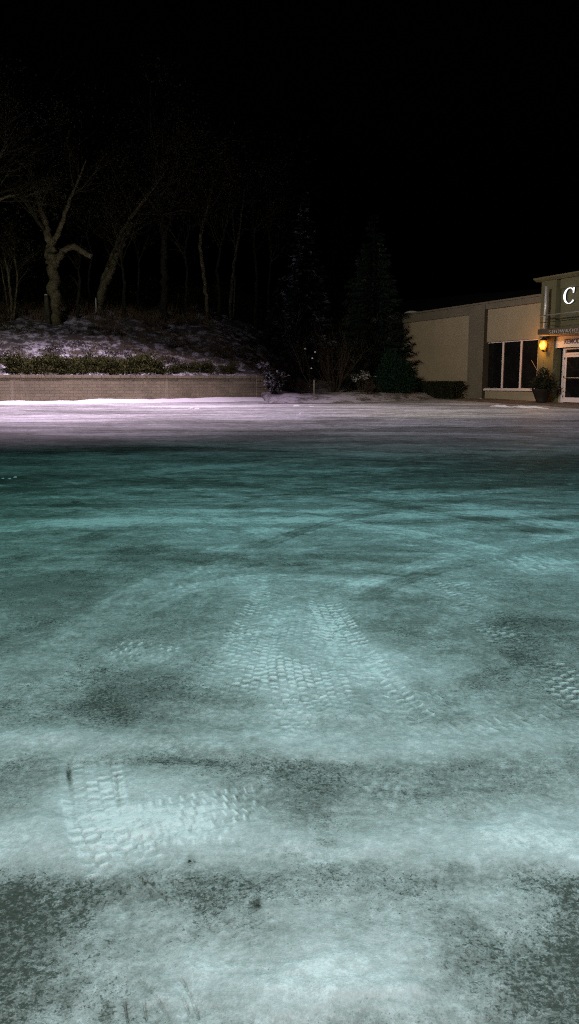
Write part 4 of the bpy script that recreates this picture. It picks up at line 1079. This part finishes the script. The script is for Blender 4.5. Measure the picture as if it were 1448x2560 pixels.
# sidewalk along the entrance, snow along its edge
sk = MB(); n = 24
u0s = uB + .3
for i in range(n):
    a = u0s + (UE - u0s) * i / n; b = u0s + (UE - u0s) * (i + 1) / n
    za, zb = lotz(a, .9) + .10, lotz(b, .9) + .10
    q = [loc2w(a, -1.75, za - .01), loc2w(b, -1.75, zb - .01), loc2w(b, -.0 + .06, zb), loc2w(a, -.0 + .06, za)]
    lo = [v - Vector((0, 0, .3)) for v in q]
    sk.add(q + lo, [(0, 1, 2, 3), (0, 4, 5, 1), (3, 7, 4, 0), (1, 5, 6, 2)])
tagp(sk.build('sidewalk', M['walk']), 'brown paved walk along the front of the building', kind='structure')
def snow_clump(label, u, v, lx, ly, h, seed, group=None):
    X_, V_ = np.meshgrid(np.linspace(-1, 1, 26), np.linspace(-1, 1, 12))
    r = np.sqrt(X_ ** 2 + V_ ** 2); hh = np.clip(1 - r ** 2, -.3, 1) * h * (1 + 1.6 * fbm(X_ * 3 + seed, V_ * 3, seed, 3)) + .02
    p = loc2w(u, -v, lotz(u, v)); o = gridmesh('snow_clump', X_ * lx * (1 + .5 * fbm(V_ * 2, V_ * 0, seed, 2)), V_ * ly * (1 + .5 * fbm(X_ * 3, X_ * 0 + 2, seed + 3, 2)), hh - .02, M['bank'])
    o.location = p; o.rotation_euler = (0, 0, RZ); tagp(o, label, 'snow', group)
for i, (px, py, lx, lab) in enumerate([(1252, 1018, .9, 'thin strip of snow along the walk edge left of the others'), (1300, 1020, .7, 'middle strip of snow along the walk edge'),
        (1338, 1021, .8, 'third strip of snow on the walk edge below the urn'), (1200, 1001, .6, 'small heap of snow at the foot of the pilaster'), (1420, 1019, .6, 'flat strip of snow in front of the door')]):
    g_ = G(px, py); d = Vector((g_.x - P0.x, g_.y - P0.y)); u_ = d.dot(U); v_ = d.dot(NV)
    snow_clump(lab, u_, max(v_, .15), lx, .13, .075, 20 + i)
# lumps on the lot
def lump(name, label, cat, px, py, r, mat, seed, group=None, flat=.6):
    g_ = G(px, py); rg = random.Random(seed)
    prof_n = 9; vs = []; fs = []
    for i in range(6):
        for j in range(prof_n):
            th = PI / 2 * (i / 5); a = 2 * PI * j / prof_n; k = rg.uniform(.75, 1.25)
            vs.append((r * k * math.cos(a) * math.cos(th), r * k * math.sin(a) * math.cos(th), r * flat * k * math.sin(th) - r * .15))
    for i in range(5):
        for j in range(prof_n): fs.append((i * prof_n + j, i * prof_n + (j + 1) % prof_n, (i + 1) * prof_n + (j + 1) % prof_n, (i + 1) * prof_n + j))
    o = MB().add(vs, fs).build(name, mat, None, True); o.location = (g_.x, g_.y, g_.z); tagp(o, label, cat, group)
lump('grit_clod', 'black clod of frozen grit alone in the front snow', 'clod', 645, 2268, .014, M['clod'], 1)
lump('grit_clod', 'dark clod left of centre beside the tyre tread prints', 'clod', 474, 2156, .012, M['clod'], 2)
lump('snow_lump', 'larger white lump of snow in front of the bed kerb', 'snow', 742, 1017, .17, M['bank'], 3, flat=.5)
lump('snow_lump', 'smaller white lump of snow right of the larger one', 'snow', 780, 1018, .12, M['bank'], 4, flat=.5)
lump('snow_lump', 'small upright lump of snow alone on the pink lit lot', 'snow', 753, 1037, .07, M['bank'], 5, flat=1.1)
for i, (px, py, r) in enumerate([(8, 1196, .022), (24, 1197, .026), (38, 1193, .03), (478, 1023, .12), (493, 1024, .13)]):
    lump('snow_lump', ['chunk of snow in the small cluster on the dark left lot', 'chunk of snow on the bright snow before the wall'][i > 2], 'snow', px, py, r, M['bank'], 10 + i, ['snow chunks on the dark left lot', 'snow chunks on the bright snow'][i > 2])

# ================================================================= LIGHT
def spot(name, loc, target, power, col, cone, blend, rad=.15):
    l = bpy.data.lights.new(name, 'SPOT'); l.energy = power; l.color = col; l.spot_size = math.radians(cone); l.spot_blend = blend; l.shadow_soft_size = rad
    o = bpy.data.objects.new(name, l); C.objects.link(o); o.location = loc
    o.rotation_euler = (Vector(target) - Vector(loc)).to_track_quat('-Z', 'Y').to_euler(); return o
spot('lot_lamp_near', (.3, -1.1, 4.8), (.45, 2.2, 0), 1130, (1, .99, .985), 106, 1, .12)
spot('lot_lamp_teal', (1.6, 4.6, 8.8), (1.6, 5.6, 0), 1560, (.38, .97, 1.0), 152, 1, .15)
spot('green_edge_tint', (-6.5, 6, 7), (-5, 6.5, 0), 230, (.03, 1, .50), 140, 1, .15)  # added spot, only tints the left edge green
spot('far_lamp_pink', (-9, 31.0, 17), (-8.2, 29.8, .6), 23500, (1, .77, .99), 81, 1, .2)
spot('far_lamp_pink_right', (5, 27.5, 18), (5.0, 26.5, .6), 3900, (.97, .86, 1), 80, 1, .2)
spot('facade_fill_warm', (-3, 14, 8), (10.6, 38.2, 2.8), 8400, (1, .85, .66), 44, .5, .8)  # added warm fill for the facade, placed to keep shadows off it
spot('hill_spill_fill', (-15, 28, 10), (-8.5, 41, 3.2), 700, (.95, .86, 1), 66, 1, .3)  # added pinkish spill for the hillside
spot('tree_fill', (-17, 27, 5), (-15, 44, 7.0), 300, (1, .98, .42), 58, 1, .3)  # added dim fill aimed at the trunks
pl = bpy.data.lights.new('lantern_bulb', 'POINT'); pl.energy = 70; pl.color = (1, .40, .05); pl.shadow_soft_size = .1
o = bpy.data.objects.new('lantern_bulb', pl); C.objects.link(o); o.location = loc2w(lu - .05, -.50, lz - .05)
mn = bpy.data.lights.new('dim_ambient_sun', 'SUN'); mn.energy = .004; mn.angle = math.radians(.5); mn.color = (.8, 1, .9)  # faint sun added for dim ambient light
o = bpy.data.objects.new('dim_ambient_sun', mn); C.objects.link(o); o.rotation_euler = (math.radians(50), 0, math.radians(-30))

wd_ = bpy.data.worlds.new('World'); scene.world = wd_; wd_.use_nodes = True
nt = wd_.node_tree; bg = nt.nodes['Background']
sk_ = nt.nodes.new('ShaderNodeTexSky'); sk_.sky_type = 'NISHITA'; sk_.sun_disc = False; sk_.sun_elevation = math.radians(-4); sk_.sun_rotation = math.radians(180)
nt.links.new(sk_.outputs[0], bg.inputs['Color']); bg.inputs['Strength'].default_value = .012

# ================================================================= CAMERA
cam = bpy.data.cameras.new('Camera'); cam.sensor_fit = 'VERTICAL'; cam.sensor_height = 36; cam.sensor_width = 36; cam.lens = 36 * F / 2560
cam.clip_start = .05; cam.clip_end = 1500
o = bpy.data.objects.new('Camera', cam); C.objects.link(o); o.location = EYE; o.rotation_euler = (PI / 2 - PITCH, 0, 0)
scene.camera = o
scene.cycles.use_denoising = False; scene.cycles.filter_width = 1.1; scene.cycles.sample_clamp_indirect = .5
scene.view_settings.view_transform = 'Standard'; scene.view_settings.look = 'None'; scene.view_settings.exposure = 0; scene.view_settings.gamma = 1
